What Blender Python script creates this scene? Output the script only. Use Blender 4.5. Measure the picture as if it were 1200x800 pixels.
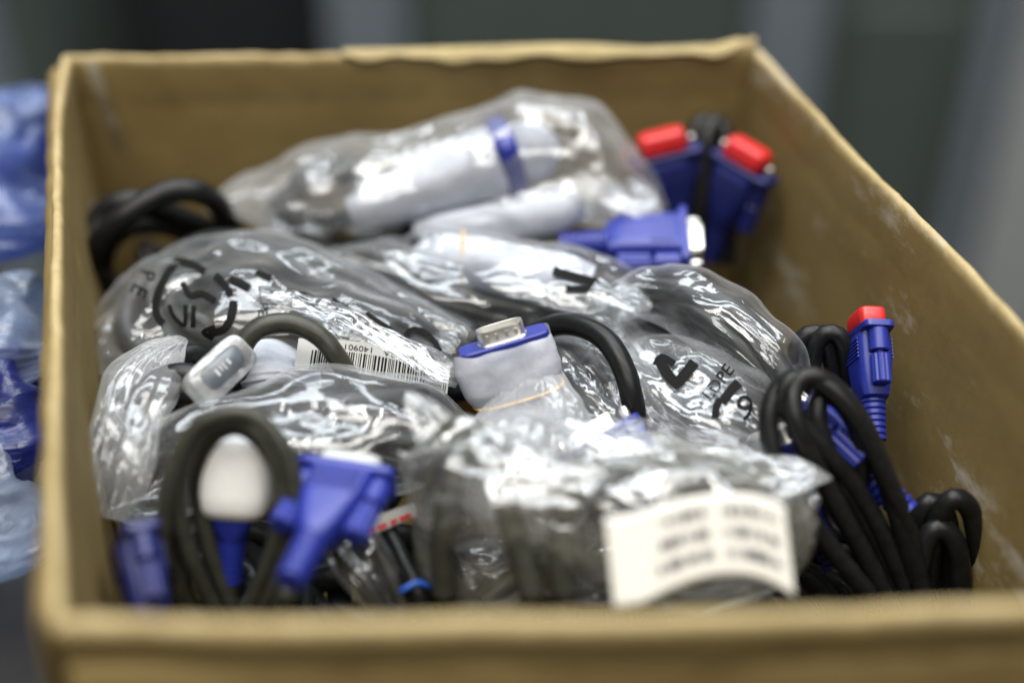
import bpy, bmesh, math, random
import numpy as np
from mathutils import Vector
from mathutils.bvhtree import BVHTree

for o in list(bpy.data.objects):
    bpy.data.objects.remove(o)
C = bpy.context.scene.collection
scene = bpy.context.scene
S = 0.001                      # everything below is written in millimetres

# ------------------------------------------------------------------ camera
FPX = 1667.0
PITCH = math.radians(36.5)
CAM = np.array([0.0, 0.0, 484.0])
cam_d = bpy.data.cameras.new('camera')
cam_d.lens = 50
cam_d.sensor_width = 36
cam_d.clip_start = 0.01
cam_d.clip_end = 50
cam = bpy.data.objects.new('camera', cam_d)
C.objects.link(cam)
cam.location = CAM * S
cam.rotation_euler = (math.pi / 2 - PITCH, 0, 0)
scene.camera = cam
FWD = np.array([0, math.cos(PITCH), -math.sin(PITCH)])
UPV = np.array([0, math.sin(PITCH), math.cos(PITCH)])
RGT = np.array([1.0, 0, 0])
cam_d.dof.use_dof = True
cam_d.dof.focus_distance = 0.500
cam_d.dof.aperture_fstop = 1.8
cam_d.dof.aperture_blades = 8

# ------------------------------------------------------------------ light
world = bpy.data.worlds.new('World')
scene.world = world
world.use_nodes = True
bg = world.node_tree.nodes['Background']
bg.inputs[0].default_value = (0.80, 0.90, 1.0, 1)
bg.inputs[1].default_value = 0.015


def lamp(name, loc, target, sx, sy, power, col):
    d = bpy.data.lights.new(name, 'AREA')
    d.shape = 'RECTANGLE'
    d.size = sx * S
    d.size_y = sy * S
    d.energy = power
    d.color = col
    o = bpy.data.objects.new(name, d)
    C.objects.link(o)
    o.location = Vector(loc) * S
    o.rotation_euler = (Vector(target) - Vector(loc)).to_track_quat('-Z', 'Y').to_euler()
    return o


lamp('ceiling_panel_lamp', (50, 250, 2100), (50, 250, 0), 2400, 500, 54, (1.0, 0.96, 0.88))
lamp('ceiling_panel_lamp', (50, 1250, 2100), (50, 1250, 0), 2400, 500, 56, (0.92, 0.97, 1.0))
lamp('ceiling_panel_lamp', (50, 2500, 2100), (50, 2500, 0), 2400, 500, 56, (0.92, 0.97, 1.0))
lamp('ceiling_panel_lamp', (50, -850, 2100), (50, -850, 0), 2400, 500, 40, (1.0, 0.96, 0.88))
lamp('ceiling_tube_lamp', (-300, 500, 1900), (0, 400, 0), 1200, 60, 10, (1.0, 0.98, 0.95))

scene.view_settings.view_transform = 'Standard'
scene.view_settings.look = 'None'
scene.view_settings.gamma = 1
scene.view_settings.exposure = -0.12
cy = scene.cycles
cy.use_denoising = True
cy.max_bounces = 14
cy.diffuse_bounces = 3
cy.glossy_bounces = 4
cy.transmission_bounces = 6
cy.transparent_max_bounces = 40
cy.caustics_reflective = False
cy.caustics_refractive = False
cy.sample_clamp_indirect = 4


# ------------------------------------------------------------------ helpers
def ray(px, py):
    d = FWD + RGT * (px - 600) / FPX - UPV * (py - 400) / FPX
    return d


def P(px, py, z):
    d = ray(px, py)
    return CAM + d * ((z - CAM[2]) / d[2])


def project(X):
    X = np.asarray(X, float)
    v = X - CAM
    zz = v @ FWD
    return np.stack([600 + FPX * (v @ RGT) / zz, 400 - FPX * (v @ UPV) / zz], -1), zz


def PP(*pts):
    return np.array([P(*p) for p in pts])


def unit(v):
    v = np.asarray(v, float)
    return v / np.linalg.norm(v)


def catmull(pts, step=2.5, closed=False):
    p = np.asarray(pts, float)
    n = len(p)
    out = []
    segs = n if closed else n - 1
    for i in range(segs):
        if closed:
            a, b, c, d = p[(i - 1) % n], p[i], p[(i + 1) % n], p[(i + 2) % n]
        else:
            b, c = p[i], p[i + 1]
            a = p[i - 1] if i > 0 else 2 * b - c
            d = p[i + 2] if i + 2 < n else 2 * c - b
        k = max(2, int(np.linalg.norm((c - b)[:3]) / step))
        t = np.linspace(0, 1, k, endpoint=False)[:, None]
        out.append(0.5 * (2 * b + (c - a) * t + (2 * a - 5 * b + 4 * c - d) * t ** 2 + (3 * b - a - 3 * c + d) * t ** 3))
    if not closed:
        out.append(p[-1][None])
    return np.concatenate(out)


class Noise:
    def __init__(self, seed, n=28):
        r = np.random.RandomState(seed)
        k = r.normal(size=(n, 3))
        k /= np.linalg.norm(k, axis=1)[:, None]
        self.k = k * r.uniform(0.6, 1.6, (n, 1)) * 2 * math.pi
        self.p = r.uniform(0, 6.28, n)

    def __call__(self, X, scale):
        return np.sin(np.asarray(X) @ self.k.T / scale + self.p).sum(-1) / math.sqrt(len(self.p))


def world_loc(o):
    l = Vector((0, 0, 0))
    while o is not None:
        l = l + o.location
        o = o.parent
    return l


def mk(name, V, F, mat, parent=None, smooth=True, base=None, sub=0):
    """one mesh object; V in world millimetres"""
    V = np.asarray(V, float)
    if base is None:
        base = np.array([V[:, 0].mean(), V[:, 1].mean(), V[:, 2].min()])
    me = bpy.data.meshes.new(name)
    me.from_pydata(((V - base) * S).tolist(), [], [list(map(int, f)) for f in F])
    if smooth:
        me.polygons.foreach_set('use_smooth', [True] * len(me.polygons))
    if mat is not None:
        me.materials.append(mat)
    me.update()
    o = bpy.data.objects.new(name, me)
    C.objects.link(o)
    b = Vector(base * S)
    if parent is not None:
        b = b - world_loc(parent)
        o.parent = parent
    o.location = b
    if sub:
        m = o.modifiers.new('smooth', 'SUBSURF')
        m.levels = sub
        m.render_levels = sub
    return o


def tag(o, label, cat, group=None, kind=None):
    o['label'] = label
    o['category'] = cat
    if group:
        o['group'] = group
    if kind:
        o['kind'] = kind
    return o


def struct(o):
    o['kind'] = 'structure'
    return o


def thing(name, loc, label, cat, group=None):
    o = bpy.data.objects.new(name, None)
    C.objects.link(o)
    o.location = Vector(np.asarray(loc, float) * S)
    o.empty_display_size = 0.01
    return tag(o, label, cat, group)


def box_vf(lo, hi):
    x0, y0, z0 = lo
    x1, y1, z1 = hi
    V = [(x0, y0, z0), (x1, y0, z0), (x1, y1, z0), (x0, y1, z0), (x0, y0, z1), (x1, y0, z1), (x1, y1, z1), (x0, y1, z1)]
    F = [(0, 3, 2, 1), (4, 5, 6, 7), (0, 1, 5, 4), (1, 2, 6, 5), (2, 3, 7, 6), (3, 0, 4, 7)]
    return V, F


def join(*vf):
    V, F = [], []
    for v, f in vf:
        n = len(V)
        V += [tuple(x) for x in v]
        F += [tuple(i + n for i in q) for q in f]
    return V, F


def loft(rings, cap=True):
    """rings: list of (n,3)"""
    n = len(rings[0])
    V = np.concatenate(rings)
    F = []
    for i in range(len(rings) - 1):
        for j in range(n):
            k = (j + 1) % n
            F.append((i * n + j, i * n + k, (i + 1) * n + k, (i + 1) * n + j))
    if cap:
        F.append(tuple(range(n))[::-1])
        F.append(tuple((len(rings) - 1) * n + j for j in range(n)))
    return V, F


def frames(path, closed=False):
    T = np.gradient(path, axis=0)
    if closed:
        T = np.roll(path, -1, 0) - np.roll(path, 1, 0)
    T /= np.linalg.norm(T, axis=1)[:, None] + 1e-9
    N = np.zeros_like(T)
    a = np.array([0, 0, 1.0]) if abs(T[0][2]) < 0.9 else np.array([1.0, 0, 0])
    N[0] = unit(np.cross(T[0], a))
    for i in range(1, len(T)):
        v = N[i - 1] - T[i] * (N[i - 1] @ T[i])
        N[i] = unit(v)
    return T, N, np.cross(T, N)


def tube_vf(path, r, n=12):
    T, N, B = frames(path)
    ph = np.linspace(0, 2 * math.pi, n, endpoint=False)
    rr = np.broadcast_to(np.asarray(r, float), (len(path),))
    rings = [path[i] + rr[i] * (np.cos(ph)[:, None] * N[i] + np.sin(ph)[:, None] * B[i]) for i in range(len(path))]
    return loft(rings)


def cord(name, pts, r, mat, parent, step=2.5, wob=0.6, seed=0):
    path = catmull(pts, step)
    nz = Noise(seed + 11, 8)
    if wob:
        path = path + wob * np.stack([nz(path + 50 * k, 45) for k in range(3)], -1)
    V, F = tube_vf(path, r)
    o = mk(name, V, F, mat, parent)
    o['path'] = 0
    del o['path']
    return o, path


# ------------------------------------------------------------------ materials
def new_mat(name):
    m = bpy.data.materials.new(name)
    m.use_nodes = True
    nt = m.node_tree
    for n in list(nt.nodes):
        nt.nodes.remove(n)
    out = nt.nodes.new('ShaderNodeOutputMaterial')
    return m, nt, out


def nd(nt, t, **kw):
    n = nt.nodes.new(t)
    for k, v in kw.items():
        if k.startswith('i_'):
            n.inputs[k[2:].replace('_', ' ')].default_value = v
        else:
            setattr(n, k, v)
    return n


def lk(nt, a, ao, b, bi):
    nt.links.new(a.outputs[ao], b.inputs[bi])


def coords(nt):
    return nd(nt, 'ShaderNodeTexCoord')


def noise_node(nt, tc, scale, detail=4, rough=0.55):
    n = nd(nt, 'ShaderNodeTexNoise')
    n.inputs['Scale'].default_value = scale
    n.inputs['Detail'].default_value = detail
    n.inputs['Roughness'].default_value = rough
    lk(nt, tc, 'Object', n, 'Vector')
    return n


def ramp(nt, src, out, stops):
    r = nd(nt, 'ShaderNodeValToRGB')
    e = r.color_ramp.elements
    while len(e) > 1:
        e.remove(e[-1])
    for i, (p, c) in enumerate(stops):
        if i == 0:
            e[0].position = p
            e[0].color = (*c, 1)
        else:
            x = e.new(p)
            x.color = (*c, 1)
    lk(nt, src, out, r, 'Fac')
    return r


def solid(name, col, rough=0.4, metallic=0.0, vary=0.15, scale=250, bump=0.05, spec=0.5, sub=0.0, coat=0.0):
    m, nt, out = new_mat(name)
    b = nd(nt, 'ShaderNodeBsdfPrincipled')
    tc = coords(nt)
    n = noise_node(nt, tc, scale, 5)
    lo = tuple(c * (1 - vary) for c in col)
    hi = tuple(min(1, c * (1 + vary)) for c in col)
    r = ramp(nt, n, 'Fac', [(0.3, lo), (0.7, hi)])
    lk(nt, r, 'Color', b, 'Base Color')
    rr = nd(nt, 'ShaderNodeMapRange')
    rr.inputs['To Min'].default_value = max(0.02, rough - 0.08)
    rr.inputs['To Max'].default_value = rough + 0.1
    n2 = noise_node(nt, tc, scale * 0.3, 6)
    lk(nt, n2, 'Fac', rr, 'Value')
    lk(nt, rr, 'Result', b, 'Roughness')
    b.inputs['Metallic'].default_value = metallic
    b.inputs['Specular IOR Level'].default_value = spec
    b.inputs['Coat Weight'].default_value = coat
    if sub:
        b.inputs['Subsurface Weight'].default_value = sub
        b.inputs['Subsurface Radius'].default_value = (0.004, 0.004, 0.004)
    bp = nd(nt, 'ShaderNodeBump')
    bp.inputs['Strength'].default_value = bump
    bp.inputs['Distance'].default_value = 0.001
    lk(nt, n, 'Fac', bp, 'Height')
    lk(nt, bp, 'Normal', b, 'Normal')
    lk(nt, b, 'BSDF', out, 'Surface')
    return m


def film(name, tint=(0.97, 0.975, 0.98), haze=0.07, edge=0.45, gloss=0.10, rough=0.13, hazecol=(0.80, 0.82, 0.84), bump=0.12, bscale=110, facet=0.5, stretch=0.2, turn=0, pleat=160, panel=0.45):
    """thin polythene: mostly see-through, milky at a slant, glossy"""
    m, nt, out = new_mat(name)
    tc = coords(nt)
    n1 = noise_node(nt, tc, bscale, 3, 0.55)
    bp0 = nd(nt, 'ShaderNodeBump')
    bp0.inputs['Strength'].default_value = bump
    bp0.inputs['Distance'].default_value = 0.0012
    lk(nt, n1, 'Fac', bp0, 'Height')
    # fine tension pleats drawn out along the bag, in patches
    nw = noise_node(nt, tc, 28, 2, 0.5)
    warp = nd(nt, 'ShaderNodeVectorMath', operation='MULTIPLY_ADD')
    lk(nt, nw, 'Color', warp, 0)
    warp.inputs[1].default_value = (0.022, 0.022, 0.022)
    lk(nt, tc, 'Object', warp, 2)
    mp = nd(nt, 'ShaderNodeMapping')
    mp.vector_type = 'TEXTURE'
    mp.inputs['Rotation'].default_value = (0, 0, math.radians(turn))
    mp.inputs['Scale'].default_value = (1 / stretch, 1, 1)
    lk(nt, warp, 'Vector', mp, 'Vector')
    msk = nd(nt, 'ShaderNodeMapRange')
    msk.inputs['From Min'].default_value = 0.38
    msk.inputs['From Max'].default_value = 0.66
    msk.inputs['To Min'].default_value = 0.12
    lk(nt, noise_node(nt, tc, 34, 3, 0.5), 'Fac', msk, 'Value')
    pl = nd(nt, 'ShaderNodeTexNoise')
    pl.noise_type = 'RIDGED_MULTIFRACTAL'
    pl.inputs['Scale'].default_value = pleat
    pl.inputs['Detail'].default_value = 2.5
    pl.inputs['Roughness'].default_value = 0.5
    lk(nt, mp, 'Vector', pl, 'Vector')
    hgt = nd(nt, 'ShaderNodeMath', operation='MULTIPLY')
    lk(nt, pl, 'Fac', hgt, 0)
    lk(nt, msk, 'Result', hgt, 1)
    bp = nd(nt, 'ShaderNodeBump')
    bp.inputs['Strength'].default_value = facet
    bp.inputs['Distance'].default_value = 0.0016
    lk(nt, hgt, 0, bp, 'Height')
    lk(nt, bp0, 'Normal', bp, 'Normal')
    # flat panels between the creases, each leaning its own way
    wf = nd(nt, 'ShaderNodeVectorMath', operation='MULTIPLY_ADD')
    lk(nt, noise_node(nt, tc, 90, 1, 0.5), 'Color', wf, 0)
    wf.inputs[1].default_value = (0.004, 0.004, 0.004)
    lk(nt, tc, 'Object', wf, 2)
    mf = nd(nt, 'ShaderNodeMapping')
    mf.vector_type = 'TEXTURE'
    mf.inputs['Rotation'].default_value = (0, 0, math.radians(turn))
    mf.inputs['Scale'].default_value = (2.6, 1, 1)
    lk(nt, wf, 'Vector', mf, 'Vector')
    last, ln = bp, 'Normal'
    for sc, amp in ((75, panel), (210, panel * 0.75)):
        v = nd(nt, 'ShaderNodeTexVoronoi')
        v.inputs['Scale'].default_value = sc
        lk(nt, mf, 'Vector', v, 'Vector')
        sb = nd(nt, 'ShaderNodeVectorMath', operation='SUBTRACT')
        lk(nt, v, 'Color', sb, 0)
        sb.inputs[1].default_value = (0.5, 0.5, 0.5)
        k1 = nd(nt, 'ShaderNodeMath', operation='MULTIPLY')
        lk(nt, msk, 'Result', k1, 0)
        k1.inputs[1].default_value = amp
        if sc < 100:
            k1.inputs[0].default_value = 0.7
            nt.links.remove(k1.inputs[0].links[0])
        sk = nd(nt, 'ShaderNodeVectorMath', operation='SCALE')
        lk(nt, sb, 'Vector', sk, 0)
        lk(nt, k1, 0, sk, 'Scale')
        ad = nd(nt, 'ShaderNodeVectorMath', operation='ADD')
        lk(nt, last, ln, ad, 0)
        lk(nt, sk, 'Vector', ad, 1)
        last, ln = ad, 'Vector'
    fn = nd(nt, 'ShaderNodeVectorMath', operation='NORMALIZE')
    lk(nt, last, ln, fn, 0)
    tr = nd(nt, 'ShaderNodeBsdfTransparent')
    tr.inputs['Color'].default_value = (*tint, 1)
    df = nd(nt, 'ShaderNodeBsdfDiffuse')
    df.inputs['Color'].default_value = (*hazecol, 1)
    tl = nd(nt, 'ShaderNodeBsdfTranslucent')
    tl.inputs['Color'].default_value = (*hazecol, 1)
    lk(nt, fn, 'Vector', df, 'Normal')
    m0 = nd(nt, 'ShaderNodeMixShader')
    m0.inputs[0].default_value = 0.4
    lk(nt, df, 0, m0, 1)
    lk(nt, tl, 0, m0, 2)
    lw = nd(nt, 'ShaderNodeLayerWeight')
    lw.inputs['Blend'].default_value = 0.5
    pw = nd(nt, 'ShaderNodeMath', operation='POWER')
    lk(nt, lw, 'Facing', pw, 0)
    pw.inputs[1].default_value = 3.0
    n3 = noise_node(nt, tc, 45, 5, 0.65)
    hz = nd(nt, 'ShaderNodeMath', operation='MULTIPLY_ADD')
    lk(nt, pw, 0, hz, 0)
    hz.inputs[1].default_value = edge
    hb = nd(nt, 'ShaderNodeMapRange')
    hb.inputs['From Min'].default_value = 0.3
    hb.inputs['From Max'].default_value = 0.75
    hb.inputs['To Min'].default_value = haze * 0.4
    hb.inputs['To Max'].default_value = haze * 1.8
    lk(nt, n3, 'Fac', hb, 'Value')
    lk(nt, hb, 'Result', hz, 2)
    m1 = nd(nt, 'ShaderNodeMixShader')
    lk(nt, hz, 0, m1, 0)
    lk(nt, tr, 0, m1, 1)
    lk(nt, m0, 0, m1, 2)
    gl = nd(nt, 'ShaderNodeBsdfGlossy')
    gl.inputs['Roughness'].default_value = rough
    gl.inputs['Color'].default_value = (0.95, 0.97, 1, 1)
    lk(nt, fn, 'Vector', gl, 'Normal')
    lw2 = nd(nt, 'ShaderNodeLayerWeight')
    lw2.inputs['Blend'].default_value = 0.5
    lk(nt, fn, 'Vector', lw2, 'Normal')
    p2 = nd(nt, 'ShaderNodeMath', operation='POWER')
    lk(nt, lw2, 'Facing', p2, 0)
    p2.inputs[1].default_value = 4.0
    gf = nd(nt, 'ShaderNodeMath', operation='MULTIPLY_ADD', use_clamp=True)
    lk(nt, p2, 0, gf, 0)
    gf.inputs[1].default_value = 0.7
    gf.inputs[2].default_value = gloss
    m2 = nd(nt, 'ShaderNodeMixShader')
    lk(nt, gf, 0, m2, 0)
    lk(nt, m1, 0, m2, 1)
    gw = nd(nt, 'ShaderNodeBsdfGlossy')
    gw.inputs['Roughness'].default_value = 0.28
    gw.inputs['Color'].default_value = (0.95, 0.97, 1, 1)
    lk(nt, fn, 'Vector', gw, 'Normal')
    mg = nd(nt, 'ShaderNodeMixShader')
    mg.inputs[0].default_value = 0.36
    lk(nt, gl, 0, mg, 1)
    lk(nt, gw, 0, mg, 2)
    lk(nt, mg, 0, m2, 2)
    lk(nt, m2, 0, out, 'Surface')
    return m


def cardboard(name, scuff=0.0, flute=(1, 0, 0), tone=0.56, rim=False):
    m, nt, out = new_mat(name)
    tc = coords(nt)
    b = nd(nt, 'ShaderNodeBsdfPrincipled')
    n = noise_node(nt, tc, 22, 8, 0.62)
    r = ramp(nt, n, 'Fac', [(0.25, (0.29 * tone, 0.205 * tone, 0.076 * tone)), (0.55, (0.37 * tone, 0.268 * tone, 0.102 * tone)), (0.8, (0.43 * tone, 0.32 * tone, 0.13 * tone))])
    fine = noise_node(nt, tc, 900, 3, 0.7)
    mx = nd(nt, 'ShaderNodeMixRGB', blend_type='MULTIPLY')
    mx.inputs['Fac'].default_value = 0.35
    lk(nt, r, 'Color', mx, 'Color1')
    fr = ramp(nt, fine, 'Fac', [(0.3, (0.75, 0.72, 0.68)), (0.7, (1.1, 1.1, 1.1))])
    lk(nt, fr, 'Color', mx, 'Color2')
    last = mx
    if scuff:
        mp = nd(nt, 'ShaderNodeMapping')
        mp.inputs['Scale'].default_value = (1, 0.35, 1)
        lk(nt, tc, 'Object', mp, 'Vector')
        ns = nd(nt, 'ShaderNodeTexNoise')
        ns.inputs['Scale'].default_value = 38
        ns.inputs['Detail'].default_value = 9
        ns.inputs['Roughness'].default_value = 0.7
        lk(nt, mp, 'Vector', ns, 'Vector')
        sr = ramp(nt, ns, 'Fac', [(0.54, (0, 0, 0)), (0.70, (scuff, scuff, scuff))])
        mx2 = nd(nt, 'ShaderNodeMixRGB')
        lk(nt, sr, 'Color', mx2, 'Fac')
        lk(nt, mx, 'Color', mx2, 'Color1')
        mx2.inputs['Color2'].default_value = (0.52, 0.50, 0.46, 1)
        last = mx2
    if rim:
        sx = nd(nt, 'ShaderNodeSeparateXYZ')
        lk(nt, tc, 'Object', sx, 'Vector')
        nr = noise_node(nt, tc, 70, 6, 0.7)
        zz = nd(nt, 'ShaderNodeMath', operation='MULTIPLY_ADD')
        lk(nt, nr, 'Fac', zz, 0)
        zz.inputs[1].default_value = 0.009
        lk(nt, sx, 'Z', zz, 2)
        mz = nd(nt, 'ShaderNodeMapRange')
        mz.inputs['From Min'].default_value = 0.2180
        mz.inputs['From Max'].default_value = 0.2225
        mz.inputs['To Max'].default_value = 0.75
        lk(nt, zz, 0, mz, 'Value')
        mxr = nd(nt, 'ShaderNodeMixRGB')
        lk(nt, mz, 'Result', mxr, 'Fac')
        lk(nt, last, 'Color', mxr, 'Color1')
        mxr.inputs['Color2'].default_value = (0.40, 0.32, 0.17, 1)
        last = mxr
    lk(nt, last, 'Color', b, 'Base Color')
    b.inputs['Roughness'].default_value = 0.72
    b.inputs['Specular IOR Level'].default_value = 0.3
    wv = nd(nt, 'ShaderNodeTexWave')
    wv.bands_direction = 'X' if flute[0] else ('Y' if flute[1] else 'Z')
    wv.inputs['Scale'].default_value = 55
    wv.inputs['Distortion'].default_value = 0.6
    lk(nt, tc, 'Object', wv, 'Vector')
    ad = nd(nt, 'ShaderNodeMath', operation='MULTIPLY_ADD')
    lk(nt, wv, 'Fac', ad, 0)
    ad.inputs[1].default_value = 0.045
    lk(nt, n, 'Fac', ad, 2)
    bp = nd(nt, 'ShaderNodeBump')
    bp.inputs['Strength'].default_value = 0.35
    bp.inputs['Distance'].default_value = 0.002
    lk(nt, ad, 0, bp, 'Height')
    lk(nt, bp, 'Normal', b, 'Normal')
    lk(nt, b, 'BSDF', out, 'Surface')
    return m


def foam_mat():
    m, nt, out = new_mat('white_foam_sheet')
    tc = coords(nt)
    n = noise_node(nt, tc, 380, 4, 0.6)
    v = nd(nt, 'ShaderNodeTexVoronoi')
    v.inputs['Scale'].default_value = 900
    lk(nt, tc, 'Object', v, 'Vector')
    r = ramp(nt, n, 'Fac', [(0.3, (0.50, 0.53, 0.61)), (0.7, (0.60, 0.63, 0.70))])
    df = nd(nt, 'ShaderNodeBsdfPrincipled')
    lk(nt, r, 'Color', df, 'Base Color')
    df.inputs['Roughness'].default_value = 0.45
    tl = nd(nt, 'ShaderNodeBsdfTranslucent')
    lk(nt, r, 'Color', tl, 'Color')
    bp = nd(nt, 'ShaderNodeBump')
    bp.inputs['Strength'].default_value = 0.1
    bp.inputs['Distance'].default_value = 0.0004
    lk(nt, v, 'Distance', bp, 'Height')
    lk(nt, bp, 'Normal', df, 'Normal')
    mx = nd(nt, 'ShaderNodeMixShader')
    mx.inputs[0].default_value = 0.3
    lk(nt, df, 0, mx, 1)
    lk(nt, tl, 0, mx, 2)
    tr = nd(nt, 'ShaderNodeBsdfTransparent')
    m2 = nd(nt, 'ShaderNodeMixShader')
    m2.inputs[0].default_value = 0.07
    lk(nt, mx, 0, m2, 1)
    lk(nt, tr, 0, m2, 2)
    lk(nt, m2, 0, out, 'Surface')
    return m


M = {}
M['black'] = solid('black_pvc', (0.009, 0.0095, 0.010), 0.33, vary=0.3, bump=0.03, spec=0.2)
M['charcoal'] = solid('charcoal_pvc', (0.034, 0.035, 0.028), 0.33, vary=0.25, bump=0.03, spec=0.25)
M['grey_cable'] = solid('grey_pvc', (0.018, 0.020, 0.022), 0.33, vary=0.25, bump=0.03, spec=0.25)
M['blue'] = solid('blue_abs', (0.011, 0.021, 0.21), 0.42, vary=0.12, bump=0.06)
M['navy'] = solid('navy_abs', (0.008, 0.013, 0.10), 0.42, vary=0.12, bump=0.06)
M['red'] = solid('red_cap_plastic', (0.50, 0.016, 0.018), 0.4, vary=0.1, bump=0.04)
M['metal'] = solid('nickel_plate', (0.80, 0.79, 0.76), 0.36, 1.0, vary=0.08, bump=0.04)
M['gold'] = solid('gold_pins', (0.7, 0.5, 0.18), 0.3, 1.0)
M['paper'] = solid('white_label_paper', (0.78, 0.77, 0.73), 0.6, vary=0.03, bump=0.05)
M['sticker'] = solid('dull_label_paper', (0.40, 0.40, 0.385), 0.6, vary=0.03, bump=0.05)
M['ink'] = solid('black_ink', (0.006, 0.006, 0.006), 0.7, vary=0.1, bump=0.0, spec=0.08)
M['greyink'] = solid('grey_ink', (0.07, 0.068, 0.09), 0.5, vary=0.2)
M['redink'] = solid('red_ink', (0.55, 0.03, 0.03), 0.5)
M['rubber'] = solid('amber_rubber', (0.62, 0.40, 0.14), 0.5)
M['clearcap'] = film('translucent_cap_plastic', (0.9, 0.92, 0.93), 0.42, 0.4, 0.08, 0.2, (0.80, 0.82, 0.84), facet=0.05)
M['greycap'] = solid('grey_cap_plastic', (0.40, 0.42, 0.42), 0.4)
M['slate'] = solid('slate_window', (0.10, 0.115, 0.135), 0.35)
M['foam'] = foam_mat()
M['white_wrap'] = solid('white_foam_cap', (0.90, 0.90, 0.90), 0.5, vary=0.03, bump=0.08)
M['film'] = film('clear_polythene', haze=0.018, edge=0.4, gloss=0.08, rough=0.10, facet=0.4, panel=0.22)
M['film_back'] = film('clear_back_polythene', haze=0.13, edge=0.45, gloss=0.10, rough=0.11, facet=0.4, stretch=0.35, panel=0.35)
M['film_print'] = film('clear_printed_polythene', haze=0.035, edge=0.42, gloss=0.065, rough=0.07, facet=0.45, stretch=0.12, panel=0.25)
M['film_milk'] = film('milky_polythene', haze=0.02, edge=0.45, gloss=0.075, rough=0.07, facet=0.5, stretch=0.14, panel=0.28)
M['film_diag'] = film('milky_puffed_polythene', haze=0.035, edge=0.5, gloss=0.075, rough=0.07, facet=0.5, stretch=0.14, turn=-42, panel=0.28)
M['film_crisp'] = film('crisp_polythene', haze=0.05, edge=0.35, gloss=0.13, rough=0.06, facet=0.7, stretch=0.3, turn=-42, panel=0.5)
M['film_flap'] = film('cloudy_polythene', haze=0.14, edge=0.5, gloss=0.06, rough=0.10, facet=0.35, stretch=0.15, turn=75, panel=0.2)
M['film_front'] = film('crumpled_polythene', haze=0.085, edge=0.4, gloss=0.14, rough=0.08, hazecol=(0.84, 0.84, 0.80), facet=0.5, stretch=0.5, pleat=110, panel=0.5)
M['film_neck'] = film('cloudy_neck_polythene', haze=0.24, edge=0.4, gloss=0.06, rough=0.15, facet=0.35, stretch=0.2, turn=80, panel=0.2)
M['film_blue'] = film('blue_polythene', (0.40, 0.50, 0.85), 0.42, 0.4, 0.035, 0.3, (0.16, 0.23, 0.48), facet=0.4, turn=60)
M['film_royal'] = film('royal_blue_polythene', (0.2, 0.28, 0.7), 0.5, 0.4, 0.03, 0.3, (0.03, 0.045, 0.24), facet=0.5, turn=60)
M['film_pale'] = film('pale_blue_polythene', (0.7, 0.78, 0.9), 0.30, 0.4, 0.04, 0.3, (0.38, 0.46, 0.62), facet=0.5, turn=60)
M['blue_wire'] = solid('blue_wire_pvc', (0.02, 0.10, 0.5), 0.4)
M['card'] = cardboard('cardboard', rim=True)
M['card_flap'] = cardboard('flap_cardboard')
M['card_scuff'] = cardboard('scuffed_cardboard', 0.8, (0, 1, 0), rim=True)
M['card_dark'] = cardboard('brown_cardboard', 0.0, (1, 0, 0), 0.55)
M['torn'] = solid('torn_kraft_paper', (0.31, 0.245, 0.115), 0.8, vary=0.15, scale=90, bump=0.3)
M['tape'] = film('dull_packing_tape', (0.93, 0.91, 0.86), 0.3, 0.3, 0.08, 0.3, (0.7, 0.68, 0.6), facet=0.1)
M['table'] = solid('grey_table_laminate', (0.085, 0.078, 0.062), 0.5, vary=0.15, scale=40)
M['floor'] = solid('dark_floor_vinyl', (0.05, 0.055, 0.055), 0.5, vary=0.25, scale=9)
M['cab_panel'] = solid('grey_green_enamel', (0.072, 0.090, 0.081), 0.45, vary=0.08, scale=12)
M['cab_post'] = solid('blue_grey_enamel', (0.17, 0.20, 0.235), 0.42, vary=0.08, scale=12)
M['cab_pale'] = solid('pale_grey_enamel', (0.36, 0.38, 0.39), 0.35, vary=0.08, scale=12)
M['cab_dark'] = solid('black_steel', (0.020, 0.021, 0.024), 0.5, vary=0.2, scale=12)


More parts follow.
